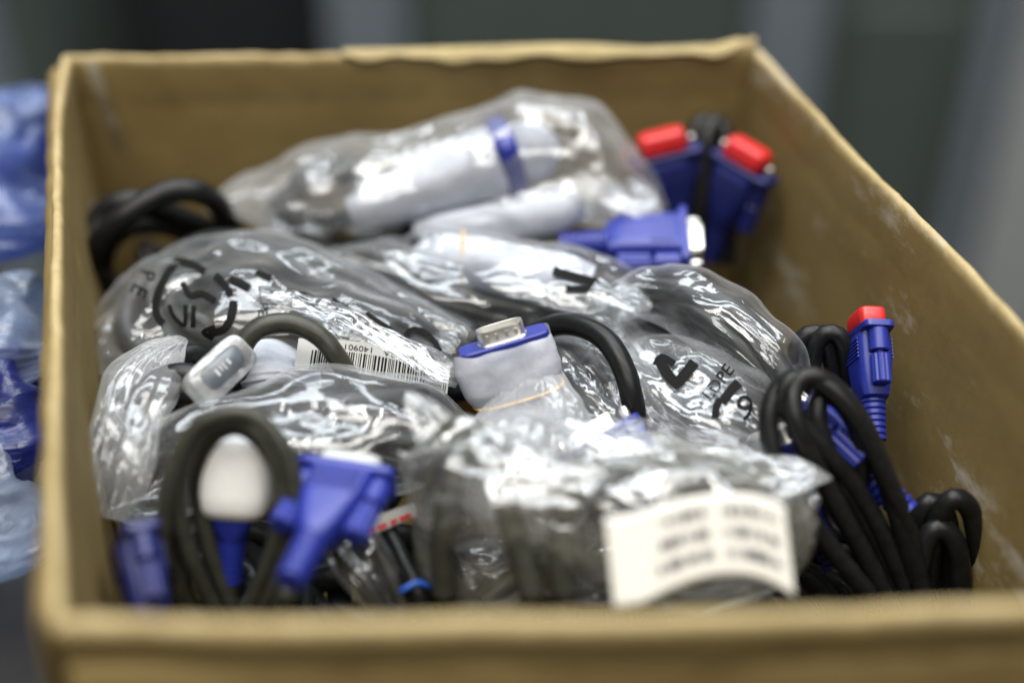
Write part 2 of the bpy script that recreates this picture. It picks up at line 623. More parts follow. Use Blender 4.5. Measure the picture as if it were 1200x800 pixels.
# ------------------------------------------------------------------ bag simulation (position based film)
def relax(X, X0, XA, gu, gv, n_iter, ka, kb, colliders, rng, mask):
    du = np.linalg.norm(np.roll(X0, -1, 1) - X0, axis=2)
    dv = np.linalg.norm(X0[1:] - X0[:-1], axis=2)
    d1 = np.linalg.norm(np.roll(X0, -1, 1)[1:] - X0[:-1], axis=2)
    d2 = np.linalg.norm(np.roll(X0, 1, 1)[1:] - X0[:-1], axis=2)
    nu = X.shape[1]
    gm = math.sqrt((gu * gu + gv * gv) / 2)
    for it in range(n_iter):
        t = min(1.0, (it + 1) / (0.6 * n_iter)) * mask
        a, b, c_ = 1 + (gu - 1) * t, 1 + (gv - 1) * t, 1 + (gm - 1) * t
        corr = np.zeros_like(X)
        d = np.roll(X, -1, 1) - X
        l = np.linalg.norm(d, axis=2) + 1e-6
        c = d * (0.5 * (l - du * a) / l)[..., None]
        corr += c
        corr -= np.roll(c, 1, 1)
        d = X[1:] - X[:-1]
        l = np.linalg.norm(d, axis=2) + 1e-6
        c = d * (0.5 * (l - dv * b[1:]) / l)[..., None]
        corr[:-1] += c
        corr[1:] -= c
        for sh, D in ((-1, d1), (1, d2)):
            d = np.roll(X, sh, 1)[1:] - X[:-1]
            l = np.linalg.norm(d, axis=2) + 1e-6
            c = d * (0.3 * (l - D * c_[1:]) / l)[..., None]
            corr[:-1] += c
            corr[1:] -= np.roll(c, -sh, 1)
        X = X + 0.36 * corr
        lap = 0.25 * (np.roll(X, 1, 1) + np.roll(X, -1, 1)) - 0.5 * X
        X = X + kb * lap
        lv = np.zeros_like(X)
        lv[1:-1] = 0.25 * (X[2:] + X[:-2]) - 0.5 * X[1:-1]
        X = X + kb * lv
        X = X + ka * (XA - X)
        if colliders is not None and it % 6 == 5:
            pts, rad = colliders
            Y = X.reshape(-1, 3)
            D2 = ((Y ** 2).sum(1)[:, None] + (pts ** 2).sum(1)[None] - 2 * Y @ pts.T) - (rad ** 2)[None]
            j = D2.argmin(1)
            q = Y - pts[j]
            l = np.linalg.norm(q, axis=1) + 1e-6
            pen = rad[j] - l
            w = np.where(pen > 0, np.minimum(pen, 3.0), 0)
            X = X + (q / l[:, None] * w[:, None]).reshape(X.shape)
    return X


def bag_grid(stations, gu=1.10, gv=1.06, seed=1, cell=1.7, paths=None, it=220, ka=0.016, kb=0.07, noise=1.6, power=2.3, px=True, an=0.6, fine=0.3, rough=0.15, patch=0.8, suck=4.5):
    """stations: (px,py,z,half side, half up[,roll deg]); returns grid (nv,nu,3)"""
    st = []
    for s in stations:
        c = P(*s[:3]) if px else np.array(s[:3], float)
        st.append([*c, s[3], s[4], s[5] if len(s) > 5 else 0.0])
    st = catmull(np.array(st), cell * 1.0)
    c = st[:, :3]
    L = np.linalg.norm(np.diff(c, axis=0), axis=1).sum()
    per = 2 * math.pi * math.sqrt((st[:, 3].max() ** 2 + st[:, 4].max() ** 2) / 2)
    nv = int(min(120, max(16, L / cell)))
    nu = int(min(120, max(20, per / cell))) // 2 * 2
    s = np.concatenate([[0], np.cumsum(np.linalg.norm(np.diff(c, axis=0), axis=1))])
    q = np.linspace(0, s[-1], nv)
    st = np.stack([np.interp(q, s, st[:, k]) for k in range(6)], -1)
    c = st[:, :3]
    T = np.gradient(c, axis=0)
    T /= np.linalg.norm(T, axis=1)[:, None]
    up = np.array([0, 0, 1.0])
    if abs(T[len(T) // 2][2]) > 0.75:
        up = np.array([0, 1.0, 0.0])
    side = np.cross(T, up)
    side /= np.linalg.norm(side, axis=1)[:, None]
    upv = np.cross(side, T)
    ro = np.radians(st[:, 5])[:, None]
    s2 = np.cos(ro) * side + np.sin(ro) * upv
    u2 = -np.sin(ro) * side + np.cos(ro) * upv
    ph = np.linspace(0, 2 * math.pi, nu, endpoint=False)
    cs, sn = np.cos(ph), np.sin(ph)
    e = 2.0 / power
    cx = np.sign(cs) * np.abs(cs) ** e
    sx = np.sign(sn) * np.abs(sn) ** e
    X0 = c[:, None] + (np.maximum(st[:, 3], 0.8)[:, None] * cx[None])[..., None] * s2[:, None] + (np.maximum(st[:, 4], 0.8)[:, None] * sx[None])[..., None] * u2[:, None]
    rng = np.random.RandomState(seed)
    nz = Noise(seed)
    Nn = (cx[None, :, None] * s2[:, None] + sx[None, :, None] * u2[:, None])
    Q = np.stack([np.broadcast_to((q * an)[:, None], X0.shape[:2]), st[:, 3:4] * cx[None], st[:, 4:5] * sx[None]], -1)
    nw = Noise(seed + 500)
    Q = Q + 5.0 * np.stack([nw(X0 + 31 * k, 30) for k in range(3)], -1)

    def ridge(sc, off):
        return 0.55 - np.abs(nz(Q + off, sc))
    env = np.clip(np.minimum(st[:, 3], st[:, 4]) / 8, 0.25, 1)[:, None]
    mask = np.clip(0.5 + 0.75 * nw(X0 + 300, 42), 0, 1)
    mask = 1 - patch + patch * mask * mask * (3 - 2 * mask)
    disp = env * noise * (1.3 * ridge(52, 0) + 0.75 * ridge(24, 70) + fine * mask * ridge(10, 140))
    X = X0 + Nn * disp[..., None] + rng.normal(0, rough, X0.shape) * mask[..., None]
    m2 = np.clip(0.6 + 0.6 * nw(X0 + 700, 38), 0.15, 1.2)
    lim = np.minimum(st[:, 3], st[:, 4])[:, None] * 0.45
    XA = X0 + Nn * (0.9 * disp - np.minimum(suck * m2, lim))[..., None]
    col = None
    if paths:
        pts = np.concatenate([p[0][::2] for p in paths])
        rad = np.concatenate([np.full(len(p[0][::2]), p[1] + 0.7) for p in paths])
        col = (pts, rad)
    return relax(X, X0, XA, gu, gv, it, ka, kb, col, rng, mask)


def grid_faces(nv, nu, wrap=True):
    F = []
    for i in range(nv - 1):
        for j in range(nu if wrap else nu - 1):
            k = (j + 1) % nu
            F.append((i * nu + j, i * nu + k, (i + 1) * nu + k, (i + 1) * nu + j))
    return F


def bag(name, stations, mat, label=None, cat='bag', group=None, parent=None, sub=1, **kw):
    X = bag_grid(stations, **kw)
    nv, nu = X.shape[:2]
    o = mk(name, X.reshape(-1, 3), grid_faces(nv, nu), mat, parent, sub=sub)
    if label:
        tag(o, label, cat, group)
    return o, X


def bvh_of(X, smooth=5):
    nv, nu = X.shape[:2]
    X = X.copy()
    for _ in range(smooth):
        X += 0.5 * (0.5 * (np.roll(X, 1, 1) + np.roll(X, -1, 1)) - X)
        X[1:-1] += 0.5 * (0.5 * (X[2:] + X[:-2]) - X[1:-1])
    return BVHTree.FromPolygons([tuple(v) for v in X.reshape(-1, 3)], grid_faces(nv, nu))


def text_mesh(txt, res=3):
    cu = bpy.data.curves.new('t', 'FONT')
    cu.body = txt
    cu.align_x = 'CENTER'
    cu.align_y = 'CENTER'
    cu.resolution_u = res
    ob = bpy.data.objects.new('t', cu)
    C.objects.link(ob)
    dg = bpy.context.evaluated_depsgraph_get()
    me = bpy.data.meshes.new_from_object(ob.evaluated_get(dg))
    V = np.array([v.co[:2] for v in me.vertices])
    F = [tuple(p.vertices) for p in me.polygons]
    bpy.data.objects.remove(ob)
    bpy.data.curves.remove(cu)
    bpy.data.meshes.remove(me)
    return V, F


def slice2d(V, F, step):
    """cut a flat mesh along a grid so that it can bend"""
    bm = bmesh.new()
    vs = [bm.verts.new((x, y, 0)) for x, y in V]
    for f in F:
        try:
            bm.faces.new([vs[i] for i in f])
        except ValueError:
            pass
    lo, hi = np.min(V, 0), np.max(V, 0)
    for ax in (0, 1):
        t = lo[ax] + step
        while t < hi[ax]:
            co = [0, 0, 0]
            no = [0, 0, 0]
            co[ax] = t
            no[ax] = 1
            bmesh.ops.bisect_plane(bm, geom=bm.verts[:] + bm.edges[:] + bm.faces[:], plane_co=co, plane_no=no)
            t += step
    bm.verts.index_update()
    V2 = np.array([v.co[:2] for v in bm.verts])
    F2 = [tuple(v.index for v in f.verts) for f in bm.faces]
    bm.free()
    return V2, F2


def rot2(V, deg):
    a = math.radians(deg)
    return np.asarray(V) @ np.array([[math.cos(a), math.sin(a)], [-math.sin(a), math.cos(a)]])


def decal(name, Vpx, F, tree, mat, parent, step=6, off=1.2):
    """print stuck on the film: outline cut small and laid on the film's surface"""
    V, F = slice2d(Vpx, F, step)
    out = np.zeros((len(V), 3))
    ok = np.zeros(len(V), bool)
    for i, (x, y) in enumerate(V):
        d = unit(ray(x, y))
        hit = tree.ray_cast(Vector(CAM), Vector(d))
        if hit[0] is not None:
            out[i] = np.array(hit[0]) - d * off
            ok[i] = True
    F2 = []
    for f in F:
        if all(ok[i] for i in f):
            q = out[list(f)]
            if max(np.linalg.norm(q[i] - q[i - 1]) for i in range(len(q))) < 1.4 * step:
                F2.append(f)
    if not F2:
        return None
    used = sorted({i for f in F2 for i in f})
    mp = {v: i for i, v in enumerate(used)}
    return mk(name, out[used], [tuple(mp[i] for i in f) for f in F2], mat, parent, smooth=True)


def stroke(pts, w):
    """flat ribbon outline in pixels"""
    p = catmull(np.array([[*q, 0] for q in pts], float), 4)[:, :2]
    t = np.gradient(p, axis=0)
    t /= np.linalg.norm(t, axis=1)[:, None] + 1e-9
    n = np.stack([-t[:, 1], t[:, 0]], -1)
    V = np.concatenate([p + n * w / 2, p - n * w / 2])
    k = len(p)
    return V, [(i, i + 1, k + i + 1, k + i) for i in range(k - 1)]


def text_px(txt, cx, cy_, size, deg, squash=1.0):
    V, F = text_mesh(txt)
    V = V * [size, -size * squash]
    V = rot2(V, deg)
    return V + [cx, cy_], F


# ------------------------------------------------------------------ connector
def sq_ring(hx, hy, z, p=5.0, n=28):
    ph = np.linspace(0, 2 * math.pi, n, endpoint=False) + math.pi / n
    c, s = np.cos(ph), np.sin(ph)
    return np.stack([hx * np.sign(c) * np.abs(c) ** (2 / p), hy * np.sign(s) * np.abs(s) ** (2 / p), np.full(n, z)], -1)


def cyl(cx, r, z0, z1, n=16, flute=0.0, chamfer=0.5, cyy=0.0):
    ph = np.linspace(0, 2 * math.pi, n, endpoint=False)
    rr = r * (1 + flute * np.where(np.arange(n) % 2 == 0, 1, -1))
    def ring(k, z):
        return np.stack([cx + k * rr * np.cos(ph), cyy + k * rr * np.sin(ph), np.full(n, z)], -1)
    k = 1 - chamfer / r
    s = math.copysign(chamfer, z1 - z0)
    return loft([ring(k, z0), ring(1, z0 + s), ring(1, z1 - s), ring(k, z1)])


def connector(parent, flange, tail, wide, mat='blue', cap=None, foam=False, knobs=True, name='connector', seed=3, ridges=True, shell=True, scale=1.0, band=True, straight=0.0, caph=1.0, tips=True):
    """flange, tail: world mm; wide: world direction of the long side of the plug"""
    o = np.asarray(flange, float)
    ez = unit(o - np.asarray(tail, float))
    ex = np.asarray(wide, float)
    ex = unit(ex - ez * (ex @ ez))
    ey = np.cross(ez, ex)
    def W(V):
        V = np.asarray(V, float) * scale
        return o + V[:, :1] * ex + V[:, 1:2] * ey + V[:, 2:3] * ez
    m = M[mat]
    h = [sq_ring(15.6, 6.2, 0.0, 7), sq_ring(15.9, 6.6, -0.5, 7), sq_ring(15.9, 6.6, -2.6, 7), sq_ring(15.2, 6.4, -3.0, 7),
         sq_ring(10.4, 6.6, -3.4, 6), sq_ring(10.2, 7.2, -5, 5), sq_ring(9.8, 7.2, -14, 5), sq_ring(7.4 + 2.2 * straight, 6.4 + 0.6 * straight, -23, 4), sq_ring(5.6 + 3.0 * straight, 5.6, -29, 2.5 + 2 * straight), sq_ring(5.3, 5.3, -30, 2)]
    parts = [loft(h)]
    for s in (-1, 1):
        parts.append(cyl(11.6 * s, 4.1, -2.9, -12.5, 18))
    if ridges:
        for k in range(6):
            for s in (-1, 1):
                z = -5.4 - 1.5 * k
                parts.append(box_vf((-7.4, min(7.0 * s, 7.55 * s), z - 0.8), (7.4, max(7.0 * s, 7.55 * s), z)))
    V, F = join(*parts)
    hood = mk(name, W(V), F, m, parent)
    hood.data.set_sharp_from_angle(angle=math.radians(38))
    rel = []
    n = 14
    ph = np.linspace(0, 2 * math.pi, n, endpoint=False)
    z = -29.0
    for k in range(7):
        r0 = 5.3 - 0.13 * k
        for dz, rr in ((0, r0 - 0.9), (0.4, r0), (1.9, r0 - 0.06), (2.3, r0 - 0.9)):
            rel.append(np.stack([rr * np.cos(ph), rr * np.sin(ph), np.full(n, z - dz)], -1))
        z -= 2.6
    V, F = loft(rel)
    sr = mk('strain_relief', W(V), F, m, hood)
    sr.data.set_sharp_from_angle(angle=math.radians(50))
    if knobs:
        for s in (-1, 1):
            V, F = join(cyl(11.6 * s, 3.7, -13.6, -26, 28, 0.05, 0.6), cyl(11.6 * s, 1.9, -12.4, -13.8, 12, 0, 0.1))
            kb = mk('thumbscrew', W(V), F, m, hood)
            kb.data.set_sharp_from_angle(angle=math.radians(30))
            V, F = cyl(12.3 * s, 1.35, -0.2, 4.6, 12, 0, 0.4)
            if tips:
                mk('screw_tip', W(V), F, M['metal'], hood)
    if shell:
        def dring(k, z, n=32):
            r = sq_ring(8.4 * k, 4.1 * k, z, 4.5, n)
            r[:, 0] *= np.where(r[:, 1] < 0, 0.93, 1.0)
            return r
        V, F = loft([dring(1.08, 0), dring(1.0, 0.6), dring(1.0, 4.6), dring(0.97, 5.1), dring(0.91, 5.0), dring(0.90, 0.8)], True)
        parts = [(V, F)]
        for s in (-1, 1):
            for k in range(4):
                x = -5.1 + 3.4 * k
                parts.append(box_vf((x - 0.55, min(3.9 * s, 4.3 * s), 1.6), (x + 0.55, max(3.9 * s, 4.3 * s), 3.6)))
        V, F = join(*parts)
        sh = mk('plug_shell', W(V), F, M['metal'], hood)
        sh.data.set_sharp_from_angle(angle=math.radians(35))
    if cap:
        V, F = loft([sq_ring(9.7, 5.6, 0.4, 5), sq_ring(10.0, 5.9, 0.9, 5), sq_ring(9.8, 5.7, 7.5 * caph, 5), sq_ring(9.2, 5.1, 8.6 * caph, 5), sq_ring(7.5, 3.4, 9.0 * caph, 5)])
        mk('dust_cap', W(V), F, M[cap], hood)
    if foam:
        # a foam sheet rolled round the hood and cinched by a rubber band
        zs = np.linspace(-1.2, -46, 26)
        nu = 44
        nz = Noise(seed)
        rings = []
        for zz in zs:
            t = (zz + 1.2) / -44.8
            w = np.interp(t, [0, 0.12, 0.32, 0.45, 0.58, 0.8, 1], [17.6, 18.4, 18.2, 15.4, 15.8, 15.0, 12.0])
            hgt = np.interp(t, [0, 0.12, 0.32, 0.45, 0.58, 0.8, 1], [9.0, 9.8, 10.6, 9.2, 10.2, 10.5, 9.0])
            r = sq_ring(w, hgt, zz, 2.8, nu)
            rings.append(r)
        X = np.array(rings)
        nn = X * [1, 1, 0]
        nn /= np.linalg.norm(nn, axis=2)[..., None]
        X = X + nn * (1.1 * nz(X * [1, 1, 0.5], 15) + 0.3 * nz(X * [0.5, 0.5, 1] + 40, 6))[..., None]
        X[0, :, 2] += 1.2 * nz(X[0], 14)
        fo = mk('foam_wrap', W(X.reshape(-1, 3)), grid_faces(len(zs), nu), M['foam'], hood, sub=1)
        if band:
            r = sq_ring(16.1, 9.9, 0, 2.8, 40)
            pth = W(np.concatenate([r, r[:1]]) + [0, 0, -20.5])
            V, F = tube_vf(pth, 0.7, 6)
            mk('rubber_band', V, F, M['rubber'], fo)
    end = W(np.array([[0, 0, -46.0]]))[0]
    return hood, end, W


# ================================================================== the setting
TZ = 0.0
tb = mk('table', *box_vf((-900, -500, -30), (900, 585, 0)), M['table'], smooth=False)
struct(tb)
struct(mk('floor', *box_vf((-4000, -2000, -790), (4000, 5000, -760)), M['floor'], smooth=False))


def cabinet(x0, x1, y, cols, label):
    t = thing('metal_cabinet', ((x0 + x1) / 2, y, -760), label, 'cabinet', 'steel cabinets behind the box')
    mk('carcass', *box_vf((x0, y + 12, -760), (x1, y + 420, 260)), M[cols[0]], t, smooth=False)
    for nm, a, b, z0, z1, d, mat in cols[1]:
        V, F = box_vf((a, y - d, z0), (b, y + 11, z1))
        ob = mk(nm, V, F, M[mat], t, smooth=False)
        bv = ob.modifiers.new('edge', 'BEVEL')
        bv.width = 0.004
        bv.segments = 3
    return t


def BX(px, y):
    """x of a pixel column of the picture's top rows at distance y"""
    d = ray(px, 20)
    return d[0] / d[1] * y


YB = 1500
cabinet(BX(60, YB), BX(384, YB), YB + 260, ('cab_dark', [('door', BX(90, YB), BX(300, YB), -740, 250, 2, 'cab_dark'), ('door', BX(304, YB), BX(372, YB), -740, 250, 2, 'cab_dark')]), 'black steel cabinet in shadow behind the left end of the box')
cabinet(BX(384, YB), BX(968, YB), YB, ('cab_panel', [('post', BX(386, YB), BX(478, YB), -758, 255, 26, 'cab_post'), ('panel', BX(484, YB), BX(874, YB), -740, 240, 0, 'cab_panel'), ('post', BX(880, YB), BX(966, YB), -758, 255, 26, 'cab_post')]), 'grey steel cabinet between two blue grey posts behind the box')
cabinet(BX(972, YB), BX(1500, YB), YB - 10, ('cab_panel', [('panel', BX(1000, YB), BX(1120, YB), -740, -160, 2, 'cab_panel'), ('panel', BX(1150, YB), BX(1185, YB), -740, 250, 10, 'cab_post'), ('post', BX(1196, YB), BX(1300, YB), -740, 250, 30, 'cab_pale')]), 'grey green steel cabinet with a pale post at the right edge')
cabinet(BX(-260, YB), BX(58, YB), YB - 60, ('cab_panel', [('door', BX(-250, YB), BX(20, YB), -740, 250, 6, 'cab_post')]), 'blue grey steel cabinet in the far left corner')

# ================================================================== the cardboard box
RZ = 220.0
BL, BR, FL, FR = P(76, 67, RZ), P(884, 57, RZ), P(62, 728, RZ), P(1470, 692, RZ)
ctr = (BL + BR + FL + FR) / 4
boxt = thing('cardboard_box', (ctr[0], ctr[1], 0), 'open brown cardboard box full of cables and plastic bags', 'box')


def wall(A, B, name, mat, bulge, seed, rimfun=None, th=4.4, sag=0.0):
    """A to B along the rim (middle of the board); outward is to the right of A->B"""
    A, B = A.copy(), B.copy()
    L = np.linalg.norm(B - A)
    t = (B - A) / L
    n = np.array([t[1], -t[0], 0])
    nl = 90
    nz = Noise(seed)
    rows = []
    prof = [(-0.5, -1.0), (-0.5, -0.75), (-0.5, -0.5), (-0.5, -0.3), (-0.5, -0.15), (-0.5, -0.112), (-0.465, -0.10), (-0.5, -0.088), (-0.5, -0.06), (-0.5, -0.02), (-0.42, -0.006), (-0.2, 0.0), (0.2, 0.0), (0.42, -0.006), (0.5, -0.02), (0.5, -0.06), (0.5, -0.15), (0.5, -0.3), (0.5, -0.5), (0.5, -0.75), (0.5, -1.0)]
    H = RZ - 3
    for i in range(nl + 1):
        s = i / nl
        base = A + (B - A) * s
        rz = (rimfun(s) if rimfun else 0) + 0.35 * nz(base, 60) + 0.22 * nz(base, 9)
        row = []
        for a, h in prof:
            z = RZ + h * H + rz * max(0, 1 + h * 2.5)
            off = a * th + bulge * math.sin(math.pi * s) * (1 + h * 0.9) + h * 7.0
            q = base + n * off
            q[2] = z
            off2 = 0.9 * nz(q * [1, 1, 0.6], 110) * max(0.15, 1 + h) + 0.16 * nz(q, 16)
            q = q + n * off2
            row.append(q)
        rows.append(row)
    X = np.array(rows)
    k = X.shape[1]
    F = [(i * k + j, (i + 1) * k + j, (i + 1) * k + j + 1, i * k + j + 1) for i in range(nl) for j in range(k - 1)]
    F.append(tuple(range(k)))
    F.append(tuple(nl * k + j for j in range(k))[::-1])
    return mk(name, X.reshape(-1, 3), F, mat, boxt)


def back_rim(s):     # s from right to left
    return 5.0 * max(0, 1 - s / 0.06) + 1.5 * max(0, 1 - abs(s - 0.3) / 0.2) - 1.5 * max(0, 1 - abs(s - 0.16) / 0.08)


w_back = wall(BR, BL, 'wall', M['card'], 0.0, 21, back_rim)
w_left = wall(BL, FL, 'wall', M['card'], 2.0, 22)
w_front = wall(FL, FR, 'wall', M['card'], 4.0, 23, th=6.2)
w_right = wall(FR, BR, 'wall', M['card_scuff'], 3.0, 24)
w_right['label'] = 'scuffed right wall with white rub marks'
ins = 0.04
V = [q + (ctr - q) * ins for q in (FL, FR, BR, BL)]
V0 = [(q[0], q[1], 2.0) for q in V]
V1 = [(q[0], q[1], 6.0) for q in V]
mk('bottom', V0 + V1, [(3, 2, 1, 0), (4, 5, 6, 7), (0, 1, 5, 4), (1, 2, 6, 5), (2, 3, 7, 6), (3, 0, 4, 7)], M['card'], boxt, smooth=False)


def flap(A, B, name, prof, mat, seed, th=3.2, wav=2.5):
    L = np.linalg.norm(B - A)
    t = (B - A) / L
    n = np.array([t[1], -t[0], 0])
    nz = Noise(seed)
    nl = 80
    prof = catmull(np.array([[a, b, 0] for a, b in prof], float), 3)[:, :2]
    g = np.gradient(prof, axis=0)
    g /= np.linalg.norm(g, axis=1)[:, None]
    nr = np.stack([-g[:, 1], g[:, 0]], -1)
    ring = np.concatenate([prof + nr * th / 2, (prof - nr * th / 2)[::-1]])
    dist = np.concatenate([np.linspace(0, 1, len(prof)), np.linspace(1, 0, len(prof))])
    X = []
    for i in range(nl + 1):
        s = i / nl
        base = A + (B - A) * s
        row = []
        for (a, b), dd in zip(ring, dist):
            q = base + n * a
            q[2] = RZ + b
            w = wav * dd * nz(base, 95) + 0.5 * nz(q, 25)
            q = q + n * w * 0.8
            q[2] += w * 0.8 * dd
            row.append(q)
        X.append(row)
    X = np.array(X)
    k = X.shape[1]
    F = [(i * k + j, (i + 1) * k + j, (i + 1) * k + (j + 1) % k, i * k + (j + 1) % k) for i in range(nl) for j in range(k)]
    F += [tuple(range(k)), tuple(nl * k + j for j in range(k))[::-1]]
    return mk(name, X.reshape(-1, 3), F, mat, boxt)


flap(FL + [2, 0, 0], FR + [-2, 0, 0], 'flap', [(2.0, -14), (4.5, -16), (6, -22), (7.5, -32), (10, -44), (14, -75)], M['card_flap'], 31)['label'] = 'front flap folded outward over the rim'
flap(BL + [0, -2, 0], FL + [0, 8, 0], 'flap', [(2.0, -4), (6, -8), (7, -20), (8, -60)], M['card_flap'], 32, wav=1.0)

# torn liner paper curling in along the back rim
def torn_strip(s0, s1, seed, drop):
    nz = Noise(seed)
    n = 46
    X = []
    for i in range(n + 1):
        f = i / n
        s = s0 + (s1 - s0) * f
        base = BR + (BL - BR) * s
        env = math.sin(math.pi * f) ** 0.6
        row = []
        d = drop * env * (0.65 + 0.35 * nz(base, 24))
        for j in range(7):
            g = j / 6
            row.append(base + np.array([0, 1.6 - 4.6 * g ** 0.6 - 1.6 * g * env, 1.0 + back_rim(s) * 0.9 - max(d, 0.5) * g ** 1.6]))
        X.append(row)
    X = np.array(X)
    o = mk('torn_paper', X.reshape(-1, 3), grid_faces(n + 1, 7, False), M['torn'], boxt)
    so = o.modifiers.new('thick', 'SOLIDIFY')
    so.thickness = 0.0005
    return o


torn_strip(0.10, 0.60, 41, 5.5)
torn_strip(0.02, 0.17, 42, 5.0)
# strip of old tape down the inside of the back left corner
q0 = BL + [9, -4.2, 0]
X = np.array([[q0 + [3.0 * i + 0.12 * j * 3, -0.4 - 0.2 * i + (0.045 * 3 * j), 1 - 3.0 * j] for i in range(3)] for j in range(26)])
mk('tape', X.reshape(-1, 3), grid_faces(26, 3, False), M['tape'], boxt)


# ================================================================== contents
def VW(px, py):
    return -unit(ray(px, py))


def slant(a, b):
    ez = unit(a - b)
    v = unit(a - CAM)
    return np.array([1.0, 0, 0]) - ez[0] / (ez @ v) * v


CABLES = {}


def coil_path(c, ax, ay, rx, ry, turns, seed, lift=(0, 0, 0), jit=2.0, phase=0.0, step=10, spiral=0.0):
    """loops of cable round c in the plane ax, ay"""
    ax, ay = unit(ax), unit(ay)
    r = np.random.RandomState(seed)
    n = int(turns * step)
    pts = []
    for i in range(n + 1):
        a = phase + 2 * math.pi * i / step
        k = (1 + 0.05 * math.sin(1.7 * a + seed)) * (1 - spiral * (i / n))
        p = np.asarray(c, float) + rx * k * math.cos(a) * ax + ry * k * math.sin(a) * ay + np.asarray(lift) * (i / n) + r.normal(0, jit, 3)
        pts.append(p)
    return np.array(pts)


def cable_thing(label, pts_list, r, mat, group='video cables in the box', seed=0, name='video_cable', wob=0.6):
    pts_list = [np.asarray(p) for p in pts_list]
    allp = np.concatenate(pts_list)
    t = thing(name, (allp[:, 0].mean(), allp[:, 1].mean(), allp[:, 2].min()), label, 'cable', group)
    paths = []
    for k, p in enumerate(pts_list):
        o, pa = cord('cord', p, r, M[mat], t, seed=seed + k, wob=wob)
        paths.append((pa, r))
    return t, paths


X_ = np.array([1.0, 0, 0])
Y_ = np.array([0, 1.0, 0])
Z_ = np.array([0, 0, 1.0])

# --- dark layer of loose coils that fills the box below
fill = [(150, 330, 118, 'leftmost under the bags'), (430, 330, 118, ''), (700, 330, 118, ''), (900, 420, 110, ''), (330, 560, 112, ''), (650, 620, 106, ''), (980, 620, 104, ''), (1180, 640, 96, ''), (230, 720, 126, ''), (420, 730, 126, ''), (600, 740, 118, ''), (850, 740, 112, ''), (170, 520, 120, '')]
flabels = ['black coil deep under the bag at the back left', 'black coil deep under the middle bags by the back', 'black coil deep under the bags near the red capped plugs',
           'black coil deep under the bags by the right wall', 'black coil deep behind the front rim below the blue plug', 'black coil deep below the front bag with the white label',
           'black coil deep below the bare coil by the right wall', 'black coil lying deepest in the front right corner',
           'black coil deep in the front left corner behind the rim', 'black coil deep behind the front rim under the slanting cables', 'black coil deep behind the front rim left of the white label',
           'black coil deep behind the front rim under the white label', 'black coil deep along the left wall under the milky bag']
def keep_in(pts, inset):
    pts = np.array(pts, float)
    for A, B in ((FL, FR), (FR, BR), (BR, BL), (BL, FL)):
        t_ = unit((B - A) * [1, 1, 0])
        n_ = np.array([-t_[1], t_[0], 0])
        d_ = (pts - A) @ n_
        pts = pts + np.maximum(0, inset - d_)[:, None] * n_
    return pts


for k, (px, py, z, _) in enumerate(fill):
    c = P(px, py, z)
    pts = coil_path(c, X_, Y_ + 0.12 * Z_, 50, 40, 6.3, 60 + k, (0, 0, 14), 2.5, k, spiral=0.78)
    pts = keep_in(pts, 20)
    cable_thing(flabels[k], [pts], 4.2, 'black', 'loose coils at the bottom of the box', 60 + k)

# --- A: bare black coil in the back left corner
a_pts = PP((112, 372, 128), (103, 318, 158), (114, 254, 176), (160, 234, 181), (215, 256, 168), (262, 280, 150), (240, 330, 132), (165, 345, 130), (110, 318, 160), (132, 262, 184), (192, 226, 192), (238, 229, 188), (266, 258, 170), (280, 310, 138), (200, 350, 128), (130, 335, 140), (122, 290, 160), (160, 262, 170), (215, 272, 160), (250, 300, 140))
cable_thing('bare black cable knotted in a coil in the back left corner', [a_pts], 4.7, 'black', seed=5)

# --- B: back bag with two foam wrapped plugs
b_paths = []
t, p = cable_thing('black cable coiled inside the back bag, left of the wrapped plugs',
                   [coil_path(P(385, 250, 168), X_, Y_ * 0.8 + Z_ * 0.6, 22, 17, 2.6, 7, (8, 0, 5), 1.2)], 4.0, 'black', seed=7)
b_paths += p


def foam_roll(parent, pts, prof, seed, name='foam_wrap'):
    """rolled foam sheet; prof: (half width, half height) at each point"""
    st = [(*p, *w) for p, w in zip(pts, prof)]
    X = bag_grid(st, gu=1.05, gv=1.02, seed=seed, cell=1.9, it=60, noise=0.9, power=2.2, an=0.5, suck=1.0)
    return mk(name, X.reshape(-1, 3), grid_faces(*X.shape[:2]), M['foam'], parent, sub=1)


def blunt(parent, a, b, r0, r1, mat, name):
    a, b = np.asarray(a, float), np.asarray(b, float)
    T = unit(b - a)
    sd = unit(np.cross(T, Z_))
    uv = np.cross(sd, T)
    L = np.linalg.norm(b - a)
    V, F = loft([sq_ring(r0[0] * k, r0[1] * k, z, 4) if z < L * 0.5 else sq_ring(r1[0] * k, r1[1] * k, z, 4) for k, z in ((0.92, 0), (1, 0.8), (1, L - 1.2), (0.86, L))])
    return mk(name, a + V[:, :1] * sd + V[:, 1:2] * uv + V[:, 2:3] * T, F, M[mat], parent)


